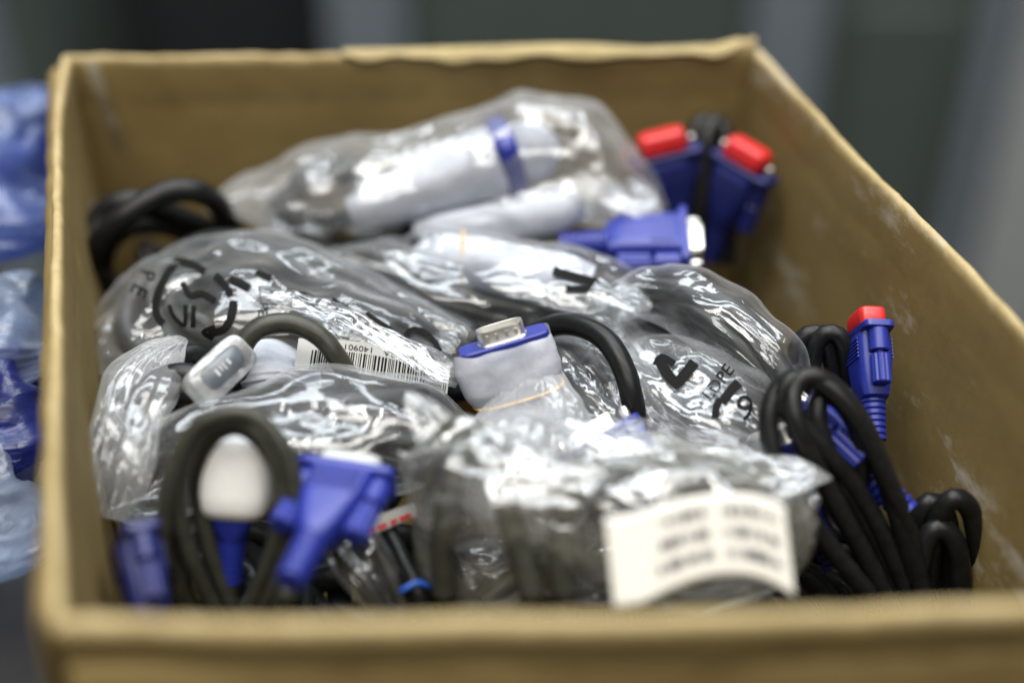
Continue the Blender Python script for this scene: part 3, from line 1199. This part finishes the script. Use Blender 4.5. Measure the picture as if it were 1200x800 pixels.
f1 = foam_roll(t, [(412, 250, 180), (450, 236, 184), (510, 215, 189), (560, 198, 193), (588, 189, 195)], [(6, 7), (10, 10.5), (13, 13.5), (15, 16), (14.5, 15.5)], 8)
blunt(t, P(582, 190, 195), P(606, 182, 197), (14.6, 15.6), (14.4, 15.4), 'blue', 'connector')
foam_roll(t, [(604, 183, 197), (615, 180, 198), (630, 177, 199), (645, 174, 200), (652, 172, 200)], [(11, 12), (12, 13.5), (12, 13), (9, 9.5), (4, 4)], 10)
b_paths.append((catmull(PP((430, 244, 182), (520, 213, 189), (600, 184, 196), (638, 175, 199)), 4), 12.5))
f2_ = foam_roll(t, [(488, 272, 174), (530, 266, 177), (590, 258, 179), (640, 248, 182), (676, 232, 186)], [(5, 5), (8.5, 8), (10, 9.5), (11, 11.5), (8, 9)], 9)
b_paths.append((catmull(PP((500, 270, 175), (570, 260, 178), (665, 238, 184)), 4), 10.5))
cord('lead', PP((420, 248, 180), (395, 262, 170), (370, 262, 163)), 4.0, M['black'], t)
cord('lead', PP((495, 271, 174), (460, 276, 168), (415, 285, 160)), 4.0, M['black'], t)
bbag, BX_ = bag('plastic_bag', [(243, 240, 172, 6, 3), (290, 232, 176, 18, 9), (350, 222, 180, 24, 15), (450, 212, 184, 26, 19), (540, 200, 187, 28, 22), (610, 190, 190, 28, 29), (665, 190, 190, 27, 28), (725, 225, 180, 20, 17), (772, 258, 170, 10, 4)],
    M['film_back'], 'clear bag holding two foam wrapped plugs along the back wall', seed=12, paths=b_paths, gu=1.04, gv=1.02, noise=1.6, an=0.35, suck=3.5, group='plastic bags in the box')

# --- C: plugs with red caps at the back right
t, p = cable_thing('black cable with two red capped blue plugs in the back right corner',
                   [PP((800, 285, 150), (806, 225, 172), (812, 165, 190), (824, 142, 196), (836, 165, 190), (840, 230, 168), (838, 300, 140)),
                    PP((815, 300, 145), (822, 230, 172), (828, 165, 193), (842, 144, 197), (853, 175, 188), (856, 235, 165), (852, 310, 140))], 3.9, 'black', seed=15, wob=0.3)
h, e, W = connector(t, P(778, 178, 190), P(795, 262, 158), X_ + 0.25 * Z_ * 1 + 0.1 * Y_, 'navy', cap='red', scale=1.0)
h, e, W = connector(t, P(872, 192, 188), P(838, 282, 152), X_ * 0.75 - Y_ * 0.75, 'navy', cap='red')
t, p = cable_thing('black cable ending in the bare blue plug below the red capped pair',
                   [PP((700, 290, 166), (670, 300, 158), (640, 320, 145), (620, 350, 130))], 3.9, 'black', seed=17)
connector(t, P(806, 284, 176), P(690, 286, 174), Y_ + Z_ * 0.1, 'blue', straight=1.0, scale=1.1)

# --- D: long bag on the left with recycling print and barcode
d_list = [PP((560, 402, 168), (470, 365, 176), (370, 325, 182), (270, 292, 184), (205, 300, 178), (178, 350, 168), (205, 405, 162), (290, 432, 162), (380, 430, 160)),
          PP((560, 420, 160), (470, 388, 168), (380, 352, 174), (280, 322, 176), (222, 326, 172), (200, 360, 166), (225, 392, 160), (300, 412, 160), (420, 424, 158)),
          PP((555, 395, 164), (470, 352, 172), (380, 312, 178), (290, 283, 178), (225, 290, 172), (165, 340, 165), (150, 390, 158), (180, 425, 154)),
          PP((240, 350, 160), (320, 372, 166), (420, 402, 166), (520, 430, 160))]
t, dp = cable_thing('long grey black cable doubled inside the bag with recycling print', d_list, 4.8, 'grey_cable', seed=20)
dbag, DX = bag('plastic_bag', [(108, 405, 160, 18, 4), (150, 382, 167, 27, 12), (215, 352, 173, 32, 16), (290, 345, 175, 37, 18), (370, 365, 174, 31, 16), (450, 390, 172, 25, 13), (520, 412, 169, 17, 9), (556, 425, 166, 10, 3)],
               M['film_print'], 'clear bag printed with a black recycling symbol, long and flat, left', seed=22, paths=dp, gu=1.0, gv=1.0, noise=1.3, an=0.15, fine=0.08, suck=2.5, rough=0.06, group='plastic bags in the box')
tree = bvh_of(DX)


def prints(parent, tree, strokes, texts, name='printed_symbol', wk=1.15):
    vf = [stroke(p, w * wk) for p, w in strokes]
    for k, (V, F) in enumerate(vf):
        decal(name, V, F, tree, M['ink'], parent)
    for a in texts:
        V, F = text_px(*a)
        decal('printed_text', V, F, tree, M['ink'], parent, step=5)


prints(dbag, tree,
       [([(206, 306), (195, 322), (184, 345), (182, 362), (186, 374), (192, 379)], 9), ([(204, 305), (222, 308), (240, 318)], 9),
        ([(252, 322), (262, 332), (270, 345)], 9), ([(274, 352), (270, 372), (262, 386), (244, 391)], 10), ([(252, 383), (238, 389), (250, 397)], 6),
        ([(213, 330), (222, 345), (235, 343), (246, 348), (252, 352)], 7),
        ([(198, 357), (203, 370), (216, 381), (217, 357)], 5), ([(227, 358), (226, 384)], 6),
        ([(344, 350), (356, 347), (366, 353), (374, 362)], 12), ([(268, 326), (280, 330), (292, 336)], 8),
        ([(388, 352), (402, 360), (414, 368)], 9), ([(428, 368), (446, 380), (458, 388)], 9), ([(474, 396), (482, 386), (496, 388), (508, 398), (516, 412)], 7), ([(300, 318), (318, 326)], 7)],
       [('P', 172, 322, 24, 100), ('E', 162, 340, 28, 118), ('LDPE', 308, 352, 16, 92)], wk=0.95)
# crumpled fold of the same film across the barcode
bag('film_fold', [(300, 342, 190, 4, 2), (350, 354, 190, 5, 3), (410, 376, 190, 5, 4), (460, 402, 187, 6, 4), (510, 430, 183, 7, 4), (536, 446, 179, 4, 2)], M['film_crisp'], parent=dbag, seed=24, gu=1.25, gv=1.2, cell=1.4, noise=1.3)


def sheet_on(tree, corners, nx=24, ny=14, off=0.8, bow=None, deg=2, zfix=None):
    """a paper slip: four pixel corners (tl, tr, br, bl) laid smoothly over the film"""
    tl, tr, br, bl = [np.array(c, float) for c in corners]
    uu, vv = np.meshgrid(np.linspace(0, 1, nx), np.linspace(0, 1, ny))
    px = (1 - uu)[..., None] * (1 - vv)[..., None] * tl + uu[..., None] * (1 - vv)[..., None] * tr + uu[..., None] * vv[..., None] * br + (1 - uu)[..., None] * vv[..., None] * bl
    if bow is not None:
        px = px + bow(uu, vv)
    dd = np.full(uu.shape, np.nan)
    for i in range(ny):
        for j in range(nx):
            r_ = ray(*px[i, j])
            if zfix is not None:
                dd[i, j] = (zfix(uu[i, j], vv[i, j]) - CAM[2]) / r_[2]
                continue
            hit = tree.ray_cast(Vector(CAM), Vector(unit(r_)))
            if hit[0] is not None:
                dd[i, j] = hit[3] / np.linalg.norm(r_)
    ok = ~np.isnan(dd)
    A = np.stack([uu ** a * vv ** b for a in range(deg + 1) for b in range(deg + 1 - a)], -1)
    co = np.linalg.lstsq(A[ok], dd[ok], rcond=None)[0]
    fit = A @ co
    fit = fit - max(0, np.percentile((fit - dd)[ok], 88)) - off
    X = np.array([[CAM + ray(*px[i, j]) * fit[i, j] for j in range(nx)] for i in range(ny)])
    return X


def on_sheet(X, u, v, off=0.25):
    ny, nx = X.shape[:2]
    a = np.clip(v * (ny - 1), 0, ny - 1.001)
    b = np.clip(u * (nx - 1), 0, nx - 1.001)
    i, j = a.astype(int), b.astype(int)
    f, g = (a - i)[:, None], (b - j)[:, None]
    q = X[i, j] * (1 - f) * (1 - g) + X[i + 1, j] * f * (1 - g) + X[i, j + 1] * (1 - f) * g + X[i + 1, j + 1] * f * g
    d = CAM - q
    return q + off * d / np.linalg.norm(d, axis=1)[:, None]


def uvprint(name, X, vf, mat, parent, step=0.06, off=0.25):
    V, F = slice2d(vf[0], vf[1], step)
    return mk(name, on_sheet(X, V[:, 0], V[:, 1], off), F, mat, parent, smooth=False)


LX = sheet_on(None, [(350, 396), (528, 428), (524, 462), (344, 434)], zfix=lambda u, v: 183.5 - 5 * u - 6 * v, bow=lambda u, v: np.stack([0 * u, -9 * np.sin(math.pi * u)], -1))
lab = mk('barcode_label', LX.reshape(-1, 3), grid_faces(14, 24, False), M['sticker'], dbag)
r_ = np.random.RandomState(4)
u = 0.10
bars = []
while u < 0.985:
    w = r_.choice([0.005, 0.005, 0.009, 0.013])
    bars.append(([(u, 0.36), (u + w, 0.36), (u + w, 0.96), (u, 0.96)], [(0, 1, 2, 3)]))
    u += w + r_.choice([0.005, 0.007, 0.011])
uvprint('printed_barcode', LX, join(*[([(a, b) for a, b in v], f) for v, f in bars]), M['ink'], lab, 0.2)
for txt, uc in (('140901', 0.40), ('AAA 2A', 0.68)):
    V, F = text_mesh(txt)
    V = V * [-0.068, 0.26]      # upside down on the slip
    uvprint('printed_text', LX, (V + [uc, 0.20], F), M['ink'], lab, 0.05)

# --- E: bag in the middle with a foam wrapped plug
t, p = cable_thing('black cable of the foam wrapped plug in the middle bag', [PP((500, 300, 168), (455, 315, 160), (430, 345, 152), (470, 370, 150), (560, 375, 152), (640, 360, 155)), PP((420, 320, 164), (500, 340, 168), (600, 362, 166), (690, 380, 158)), PP((440, 345, 160), (520, 360, 164), (620, 385, 158))], 4.0, 'black', seed=26)
ef = foam_roll(t, [(492, 300, 172), (520, 302, 175), (570, 310, 177), (620, 322, 178), (655, 330, 178), (690, 340, 176)], [(6, 5), (10, 9), (11, 11), (11, 11), (11.5, 12), (9, 10)], 27)
pth = catmull(np.array([P(543, 305, 176) + 11.6 * (math.cos(q) * Y_ + math.sin(q) * Z_) for q in np.linspace(0, 6.3, 14)]), 2)
mk('rubber_band', *tube_vf(pth, 0.6, 6), M['rubber'], t)
ep = [(catmull(PP((505, 300, 172), (580, 312, 175), (665, 328, 178)), 4), 12), p[0]]
ebag, EX = bag('plastic_bag', [(385, 298, 168, 8, 3), (440, 312, 172, 20, 10), (520, 328, 172, 27, 14), (600, 338, 173, 28, 15), (680, 345, 173, 25, 14), (740, 350, 172, 17, 9), (785, 362, 168, 6, 3)],
               M['film'], 'clear bag round a single foam wrapped plug in the middle', seed=28, paths=ep, gu=1.03, gv=1.01, noise=1.4, an=0.25, fine=0.15, suck=3, group='plastic bags in the box')
tree = bvh_of(EX)
prints(ebag, tree, [([(648, 317), (680, 326), (722, 337)], 9), ([(663, 338), (690, 338), (718, 334)], 7)], [])

# --- F2: flat bag with print, right of the middle
t, p = cable_thing('grey cable folded inside the printed bag right of the middle', [PP((745, 385, 150), (800, 420, 152), (860, 470, 152), (890, 515, 146)), PP((735, 420, 148), (790, 455, 150), (845, 505, 148))], 4.4, 'grey_cable', seed=30)
f2, F2X = bag('plastic_bag', [(735, 400, 166, 10, 4), (780, 425, 170, 20, 9), (830, 460, 170, 23, 10), (875, 490, 168, 21, 9), (910, 520, 160, 12, 4)], M['film_diag'],
              'clear bag with bold black print below the puffed bag, right of middle', seed=31, paths=p, gu=1.02, gv=1.01, noise=1.4, an=0.3, suck=2.5, fine=0.15, group='plastic bags in the box')
tree = bvh_of(F2X)
prints(f2, tree, [([(772, 420), (782, 438), (796, 452)], 11), ([(790, 452), (800, 442), (814, 424)], 11), ([(768, 428), (775, 418), (790, 426)], 7),
                  ([(838, 490), (840, 475), (845, 468)], 8), ([(846, 472), (856, 458), (866, 448)], 10)], [('LDPE', 842, 448, 21, -52), ('9', 874, 480, 44, -8)])

# --- F: puffed bag on top of it
t, p = cable_thing('grey cable bent inside the puffed bag right of the middle', [PP((740, 345, 176), (778, 338, 184), (835, 352, 187), (888, 395, 183), (922, 450, 174)), PP((750, 350, 174), (800, 362, 180), (860, 400, 179), (905, 448, 170))], 4.6, 'grey_cable', seed=33)
bag('plastic_bag', [(722, 338, 178, 5, 4), (755, 340, 183, 12, 10), (805, 352, 186, 14, 12), (862, 385, 185, 15, 13), (908, 425, 180, 14, 12), (936, 460, 172, 9, 5)],
    M['film_diag'], 'puffed clear bag with a bent cable right of the middle', seed=34, paths=p, gu=1.02, gv=1.0, noise=1.3, an=0.15, suck=2.5, fine=0.1, rough=0.06, group='plastic bags in the box')

# --- G: bare black arc and the bag it comes out of
t, gp = cable_thing('bare black cable arching out right of the centre plug', [PP((600, 405, 165), (640, 384, 178), (672, 380, 184), (706, 395, 186), (730, 430, 182), (742, 475, 172), (748, 540, 150))], 4.1, 'black', seed=36, wob=0.2)
t, p = cable_thing('black cable lying inside the bag under the black arc', [PP((640, 400, 150), (690, 430, 155), (720, 470, 152), (700, 520, 145)), PP((650, 430, 148), (700, 455, 150), (770, 500, 146))], 4.2, 'black', seed=37)
bag('plastic_bag', [(630, 372, 164, 8, 4), (685, 400, 166, 20, 11), (725, 440, 166, 23, 12), (755, 490, 160, 20, 10), (775, 535, 150, 10, 4)],
    M['film_diag'], 'pleated clear bag under the black arc beside the centre plug', seed=38, paths=p, gu=1.04, gv=1.0, noise=1.5, an=0.18, suck=3, fine=0.12, group='plastic bags in the box')

# --- I: lower left bag
il = [coil_path(P(185, 540, 160), X_ * 0.95 + Y_ * 0.1, Y_ * 0.55 + Z_ * 0.85, 20, 24, 2.4, 41, (6, 4, 2), 0.8),
      PP((230, 520, 168), (300, 500, 174), (380, 505, 174), (470, 520, 172), (560, 530, 165)),
      PP((230, 545, 160), (300, 530, 168), (390, 535, 168), (480, 545, 164), (560, 560, 158)),
      PP((250, 470, 168), (330, 474, 174), (420, 470, 176), (500, 462, 172), (550, 455, 160))]
t, ip = cable_thing('black cable stretched inside the lower left bag', il, 4.6, 'black', seed=42)
ibag, IX = bag('plastic_bag', [(118, 592, 158, 5, 8), (160, 572, 164, 14, 14), (220, 545, 169, 20, 17), (290, 520, 172, 25, 18), (370, 504, 174, 28, 18), (450, 502, 173, 27, 18), (510, 508, 170, 22, 13), (550, 512, 166, 14, 5)],
               M['film_milk'], 'milky clear bag stretched over black cable, lower left', seed=44, paths=ip, gu=1.02, gv=1.0, noise=1.4, an=0.18, suck=3, fine=0.12, rough=0.08, group='plastic bags in the box')
bag('bag_flap', [(212, 398, 182, 4, 2), (190, 412, 184, 10, 3), (168, 442, 184, 14, 5), (152, 490, 180, 14, 7), (142, 550, 172, 12, 6), (128, 605, 162, 7, 3)], M['film_flap'], parent=dbag, seed=45, gu=1.3, gv=1.05, noise=1.4, cell=1.8)
# red and white slip under it
SX = sheet_on(None, [(424, 610), (486, 588), (488, 604), (428, 630)], zfix=lambda u, v: 160 - 4 * v, nx=10, ny=6)
so = mk('printed_slip', SX.reshape(-1, 3), grid_faces(6, 10, False), M['sticker'], ibag)
for a, b in ((0.05, 0.2), (0.26, 0.42), (0.5, 0.62), (0.68, 0.9)):
    uvprint('red_print', SX, ([(a, 0.62), (b, 0.6), (b + 0.03, 0.9), (a, 0.92)], [(0, 1, 2, 3)]), M['redink'], so, 0.2)

# black loop standing in front of the barcode
cable_thing('bare dark cable loop standing in front of the barcode label', [PP((292, 500, 150), (284, 455, 172), (282, 415, 188), (300, 387, 195), (338, 379, 196), (375, 395, 192), (402, 430, 182), (425, 475, 160))], 3.7, 'charcoal', seed=46, wob=0.2)
cable_thing('black cable bend in the dark hole left of the clear plug cover', [PP((240, 520, 150), (205, 480, 160), (188, 445, 172), (205, 420, 178), (240, 418, 174), (262, 440, 166)), PP((225, 500, 150), (208, 470, 160), (215, 445, 168), (240, 450, 160))], 4.4, 'black', seed=47, wob=0.2)

# clear plug cover with a grey window
a, b = P(228, 462, 188), P(288, 406, 192)
ez = unit(b - a)
nrm = unit(CAM - (a + b) / 2)
nrm = unit(nrm - ez * (nrm @ ez))
ex = np.cross(ez, nrm)
o0 = (a + b) / 2


def slab(hx, hy, z0, z1, p=4.5):
    r = [sq_ring(hx * 0.94, hy * 0.94, z0, p), sq_ring(hx, hy, z0 + 0.8, p), sq_ring(hx, hy, z1 - 0.8, p), sq_ring(hx * 0.94, hy * 0.94, z1, p)]
    V, F = loft(r)
    return o0 + V[:, :1] * ez + V[:, 1:2] * ex + V[:, 2:3] * nrm, F


pc = thing('plug_cover', o0 - nrm * 4, 'small clear plastic plug cover with a grey window, left', 'plug cover')
mk('cover_body', *slab(13.0, 7.0, -5, 3), M['clearcap'], pc)
mk('window', *slab(8.8, 4.2, 3.05, 3.7), M['slate'], pc)
for k, (x, w) in enumerate([(-3.2, 1.0), (-1.2, 0.5), (0.3, 0.5), (2.6, 0.9)]):
    V, F = box_vf((x - w / 2, -1.4, 3.72), (x + w / 2, 1.2 - 0.5 * (k % 2), 3.85))
    V = np.array(V)
    mk('mark', o0 + V[:, :1] * ez + V[:, 1:2] * ex + V[:, 2:3] * nrm, F, M['greycap'], pc, smooth=False)
# crumpled foam sheet beside it
bag('foam_sheet', [(255, 450, 172, 4, 2), (290, 428, 178, 13, 6), (330, 425, 176, 14, 6), (372, 440, 168, 7, 2)], M['foam'], 'scrap of white foam sheet inside the dark cable loop', cat='foam', seed=48, gu=1.2, gv=1.15, cell=1.8, noise=1.2)

# --- H: centre plug and the front bag with the white label
t, hp = cable_thing('dark cable looped inside the front bag, ending in the centre plug',
                    [PP((512, 660, 150), (512, 575, 174), (526, 512, 190), (552, 506, 190), (585, 560, 178), (630, 640, 162), (660, 690, 150)),
                     PP((520, 700, 150), (520, 610, 176), (540, 530, 192), (575, 545, 190), (600, 610, 178), (625, 700, 158)),
                     PP((660, 700, 158), (655, 620, 176), (680, 575, 184), (720, 570, 184)),
                     coil_path(P(800, 610, 160), X_, Y_ * 0.5 + Z_ * 0.85, 38, 22, 3.4, 51, (0, -8, 0), 1.5),
                     PP((640, 560, 168), (720, 540, 176), (820, 540, 178), (900, 570, 168), (930, 640, 150)),
                     coil_path(P(565, 610, 158), X_ * 0.95 + Y_ * 0.2, Y_ * 0.5 + Z_ * 0.85, 19, 26, 2.2, 52, (6, -6, 0), 1.0)], 4.0, 'charcoal', seed=50)
ctr_wide = P(650, 380, 204) - P(525, 418, 196)
hood, e, W = connector(t, P(589, 397, 192), P(620, 505, 160), ctr_wide, 'blue', foam=True, seed=52, knobs=False)
hood['label'] = 'blue plug with bare metal tip, wrapped in foam'
hb, e3, W3 = connector(t, P(700, 512, 172), P(745, 590, 158), X_ - 0.2 * Y_, 'blue', knobs=True)
hp += [(catmull(PP((600, 440, 186), (620, 505, 172)), 4), 13), (catmull(PP((705, 520, 170), (735, 560, 162)), 4), 9)]
fbag, FX = bag('plastic_bag', [(484, 590, 166, 5, 26), (510, 592, 167, 17, 32), (560, 596, 167, 25, 34), (620, 600, 167, 24, 30), (680, 604, 166, 25, 29), (750, 608, 167, 27, 29), (830, 612, 166, 27, 28), (895, 612, 164, 21, 25), (945, 606, 162, 6, 16)],
               M['film_front'], 'crumpled clear bag with a white printed label at the front', seed=54, paths=hp, gu=1.07, gv=1.05, noise=2.2, cell=1.7, an=0.7, fine=0.4, patch=0.6, suck=5, group='plastic bags in the box')
bag('bag_neck', [(610, 440, 178, 15.5, 11), (614, 462, 175, 17, 12), (616, 495, 174, 22, 15), (614, 540, 175, 25, 17), (612, 600, 170, 22, 16), (610, 640, 160, 14, 10)], M['film_neck'], parent=fbag, seed=55, gu=1.2, gv=1.08, noise=1.2, power=2.0)
bag('bag_neck', [(650, 500, 184, 5, 6), (720, 522, 183, 12, 7), (800, 534, 181, 15, 8), (880, 548, 177, 14, 7), (945, 578, 170, 6, 4)], M['film_milk'], parent=fbag, seed=56, gu=1.25, gv=1.15, noise=1.5)
def corner(parent, st, mat, seed):
    bag('bag_corner', st, M[mat], parent=parent, seed=seed, gu=1.25, gv=1.12, cell=1.2, noise=0.8, suck=0.3)


corner(fbag, [(512, 505, 190, 9, 2), (497, 484, 194, 7, 1.2), (484, 468, 197, 4, 0.9), (477, 460, 198, 1, 0.8)], 'film_flap', 91)
corner(fbag, [(905, 560, 178, 12, 3), (932, 556, 180, 9, 1.4), (955, 556, 180, 5, 1), (972, 560, 178, 1, 0.8)], 'film_flap', 92)
corner(bbag, [(728, 225, 186, 14, 4), (748, 236, 185, 11, 1.6), (764, 250, 182, 7, 1), (776, 264, 178, 1, 0.8)], 'film_back', 93)
corner(ebag, [(700, 338, 184, 10, 3), (722, 344, 184, 8, 1.4), (745, 352, 183, 8, 1.0), (762, 360, 181, 3, 0.8)], 'film_milk', 95)
tree = bvh_of(FX)


def lbow(u, v):
    return np.stack([0 * u, -16 * np.sin(math.pi * np.clip((u - 0.15) / 0.85, 0, 1)) * (0.8 + 0.7 * v) + 12 * np.clip((u - .75) / .25, 0, 1) ** 2], -1)


LB = sheet_on(None, [(709, 606), (920, 582), (932, 688), (720, 712)], nx=34, ny=16, bow=lbow, zfix=lambda u, v: 199 - 21 * v + 3.5 * math.sin(math.pi * u) - 2 * u)
lab = mk('label', LB.reshape(-1, 3), grid_faces(16, 34, False), M['paper'], fbag)
lab['label'] = 'white paper label with blurred printed lines'
sl = lab.modifiers.new('thick', 'SOLIDIFY')
sl.thickness = 0.0003
sl.offset = 0
r_ = np.random.RandomState(9)
for row, (v0, hgt) in enumerate(((0.21, 0.12), (0.47, 0.13), (0.73, 0.13))):
    for (ua, ub) in ((0.30 - 0.02 * row, 0.56), (0.64, 0.93)):
        u = ua
        quads = []
        while u < ub:
            w = r_.uniform(0.008, 0.018)
            hh = hgt * r_.uniform(0.75, 1.1)
            quads.append(([(u, v0 - hh / 2), (u + w, v0 - hh / 2), (u + w, v0 + hh / 2), (u, v0 + hh / 2)], [(0, 1, 2, 3)]))
            u += w + r_.choice([0.004, 0.005, 0.02])
        uvprint('printed_line', LB, join(*quads), M['greyink'], lab, 0.25, 0.5)

# --- J: front left coil with a foam covered plug in it
j_list = [PP((196, 730, 138), (190, 655, 165), (196, 575, 188), (222, 508, 203), (262, 484, 208), (305, 492, 206), (338, 540, 196), (347, 605, 180), (325, 680, 158), (300, 735, 138)),
          PP((262, 735, 136), (226, 655, 163), (210, 580, 184), (228, 515, 200), (268, 490, 205), (306, 508, 202), (328, 560, 190), (326, 625, 174), (300, 700, 150), (285, 735, 138)),
          PP((285, 740, 130), (248, 650, 158), (232, 570, 180), (245, 515, 196), (282, 500, 199), (316, 530, 192), (336, 590, 178), (328, 650, 162), (310, 720, 140)),
          PP((235, 740, 134), (204, 655, 160), (202, 580, 182), (224, 512, 198), (264, 487, 203), (308, 497, 201), (340, 550, 188), (338, 620, 172), (314, 690, 150), (292, 740, 134)),
          PP((214, 740, 130), (212, 690, 150), (222, 640, 160), (240, 600, 164))]
t, jp = cable_thing('bare grey black cable tied in an upright loop at the front left', j_list, 2.8, 'charcoal', seed=57, wob=0.3)
h, e, W = connector(t, P(277, 532, 186), P(271, 640, 158), X_ + 0.05 * Y_, 'blue', knobs=False, shell=False, scale=0.92)
V, F = loft([sq_ring(13.0, 9.0, -24, 3.2, 32), sq_ring(13.9, 9.8, -13, 3.2, 32), sq_ring(14.1, 9.8, -2, 3.2, 32), sq_ring(13.2, 9.0, 3.4, 3.0, 32), sq_ring(9.5, 7.0, 5.8, 2.6, 32), sq_ring(4.0, 2.6, 6.8, 2.5, 32)])
mk('foam_wrap', W(V), F, M['white_wrap'], h, sub=1)
cord('lead', np.array([e, P(268, 700, 142), P(266, 745, 128)]), 3.5, M['charcoal'], t)

# --- K: bare blue plug at the front
t, p = cable_thing('cable of the bright blue plug with thumbscrews behind the front rim', [PP((342, 690, 160), (330, 735, 140), (345, 780, 115))], 3.6, 'charcoal', seed=60)
h, e, W = connector(t, P(408, 556, 184), P(345, 672, 184), X_ + 0.25 * slant(P(408, 556, 184), P(345, 672, 184)), 'blue', cap='greycap', scale=1.02, caph=0.6)
# --- L: darker plug in the front left corner
t, p = cable_thing('cable of the dark blue plug in the front left corner', [PP((190, 760, 130), (205, 800, 105), (230, 800, 90))], 3.6, 'charcoal', seed=62)
connector(t, P(157, 628, 178), P(180, 745, 162), VW(160, 660) + 0.25 * X_, 'navy', scale=0.9, straight=0.6, shell=False, tips=False)

# --- P: glossy bagged cables behind the front rim
t, p = cable_thing('two glossy black cables slanting down behind the front rim', [PP((372, 600, 160), (408, 655, 150), (440, 705, 140), (470, 760, 120)), PP((402, 600, 158), (440, 650, 150), (470, 700, 140), (500, 760, 120))], 3.6, 'black', seed=64)
bag('plastic_bag', [(378, 600, 160, 5, 3), (405, 632, 156, 11, 6), (440, 680, 148, 11, 6), (475, 740, 132, 6, 3)], M['film_crisp'], 'narrow clear sleeve round two black cables behind the front rim', seed=65, paths=p, cell=1.8, gu=1.2, gv=1.15, noise=1.2, group='plastic bags in the box')
cable_thing('thin black cable running down left of the front bag', [PP((440, 590, 155), (470, 650, 150), (492, 700, 145), (505, 760, 125))], 3.2, 'black', seed=66)
cable_thing('thin blue wire poking out beside the front bag', [PP((468, 694, 150), (478, 687, 152), (492, 682, 152), (505, 690, 148))], 0.9, 'blue_wire', seed=67, wob=0, name='wire')

# --- M: coil by the right wall with a plug in it
m_list = [PP((1090, 730, 110), (1068, 640, 142), (1038, 560, 168), (1000, 485, 188), (955, 445, 196), (918, 450, 194), (900, 490, 186), (915, 555, 172), (965, 630, 152), (1020, 700, 128)),
          PP((1055, 735, 112), (1015, 655, 140), (965, 560, 170), (935, 495, 188), (932, 455, 195), (955, 440, 198), (995, 470, 190), (1030, 535, 172), (1060, 620, 148), (1082, 700, 122)),
          PP((1060, 720, 112), (1030, 640, 140), (985, 560, 166), (960, 500, 182), (962, 465, 189), (985, 470, 188), (1010, 520, 176), (1000, 620, 145)),
          PP((1075, 735, 108), (1045, 650, 138), (1000, 570, 164), (950, 510, 182), (916, 472, 190), (928, 446, 196), (968, 448, 195), (1014, 505, 182), (1048, 590, 158), (1074, 680, 128))]
t, p = cable_thing('bare black cable in a tall coil against the right wall', m_list, 3.4, 'black', seed=70, wob=0.3)
h, e, W = connector(t, P(940, 482, 172), P(1036, 574, 158), VW(980, 530) + Z_ * 0.25, 'blue', scale=1.05)
connector(t, P(908, 520, 172), P(968, 640, 142), Z_ + X_ * 0.6, 'navy', knobs=False)
# --- N: red capped plug on the right
t, p = cable_thing('black cable with a single red capped blue plug beside the right wall', [PP((932, 470, 158), (932, 420, 174), (940, 397, 181), (955, 390, 183), (970, 402, 180), (978, 445, 166)), PP((952, 470, 160), (953, 418, 176), (961, 396, 183), (975, 390, 185), (989, 402, 182), (996, 450, 166))], 3.4, 'black', seed=72, wob=0.1)
connector(t, P(1016, 388, 186), P(1024, 488, 168), VW(1016, 430) + 0.35 * X_, 'blue', cap='red', scale=0.86, straight=0.6, caph=0.9, tips=False)
# --- O: black coil low in the right corner
cable_thing('black coil low in the right front corner', [PP((1052, 730, 96), (1060, 660, 124), (1070, 612, 142), (1088, 588, 150), (1106, 598, 147), (1114, 640, 134), (1112, 730, 98)), PP((1084, 730, 100), (1090, 655, 130), (1100, 605, 148), (1118, 583, 156), (1137, 597, 151), (1145, 645, 135), (1142, 730, 100)), PP((1068, 730, 110), (1076, 665, 132), (1090, 625, 144), (1108, 622, 145), (1124, 650, 136), (1128, 730, 108))], 3.7, 'black', seed=74, wob=0.2)

# ================================================================== bags heaped left of the box
nb = thing('cardboard_box', (P(-120, 500, 60)[0], 400, 0), 'low closed brown cardboard box left of the big one, under blue bags', 'box')
xl = P(8, 400, 100)[0] - 24
for nm, lo, hi in (('wall', (xl - 4, 180, 1), (xl, 580, 130)), ('wall', (xl - 240, 180, 1), (xl - 236, 580, 130)), ('wall', (xl - 236, 180, 1), (xl - 4, 184, 130)), ('wall', (xl - 236, 576, 1), (xl - 4, 580, 130)), ('bottom', (xl - 236, 184, 1), (xl - 4, 576, 5)), ('lid', (xl - 242, 178, 130.5), (xl + 2, 582, 134))):
    mk(nm, *box_vf(lo, hi), M['card_dark'], nb, smooth=False)
out_bags = [([(-120, 160, 150, 20, 8), (-70, 180, 165, 58, 30), (-20, 210, 172, 60, 32), (20, 230, 167, 52, 22), (44, 240, 158, 22, 5)], 'film_blue', 'blue plastic bag leaning on the left wall, farthest back'),
            ([(-120, 380, 150, 16, 6), (-60, 385, 160, 36, 20), (0, 395, 164, 38, 20), (30, 400, 162, 30, 14), (44, 404, 156, 8, 3)], 'film_pale', 'pale plastic bag left of the box, below the farthest blue one'),
            ([(-120, 470, 140, 16, 6), (-60, 480, 150, 34, 18), (0, 485, 156, 36, 18), (32, 485, 153, 28, 12), (46, 466, 150, 6, 3)], 'film_royal', 'dark blue plastic bag left of the box, half way along'),
            ([(-140, 570, 130, 16, 6), (-80, 590, 140, 40, 18), (-20, 590, 148, 42, 18), (14, 595, 145, 32, 12), (30, 580, 140, 6, 3)], 'film_pale', 'pale blue plastic bag left of the box, nearest the front')]
for k, (st, mt, lb) in enumerate(out_bags):
    bag('plastic_bag', st, M[mt], lb, seed=80 + k, gu=1.10, gv=1.05, noise=3.0, cell=2.0, suck=8, group='bags heaped left of the box')
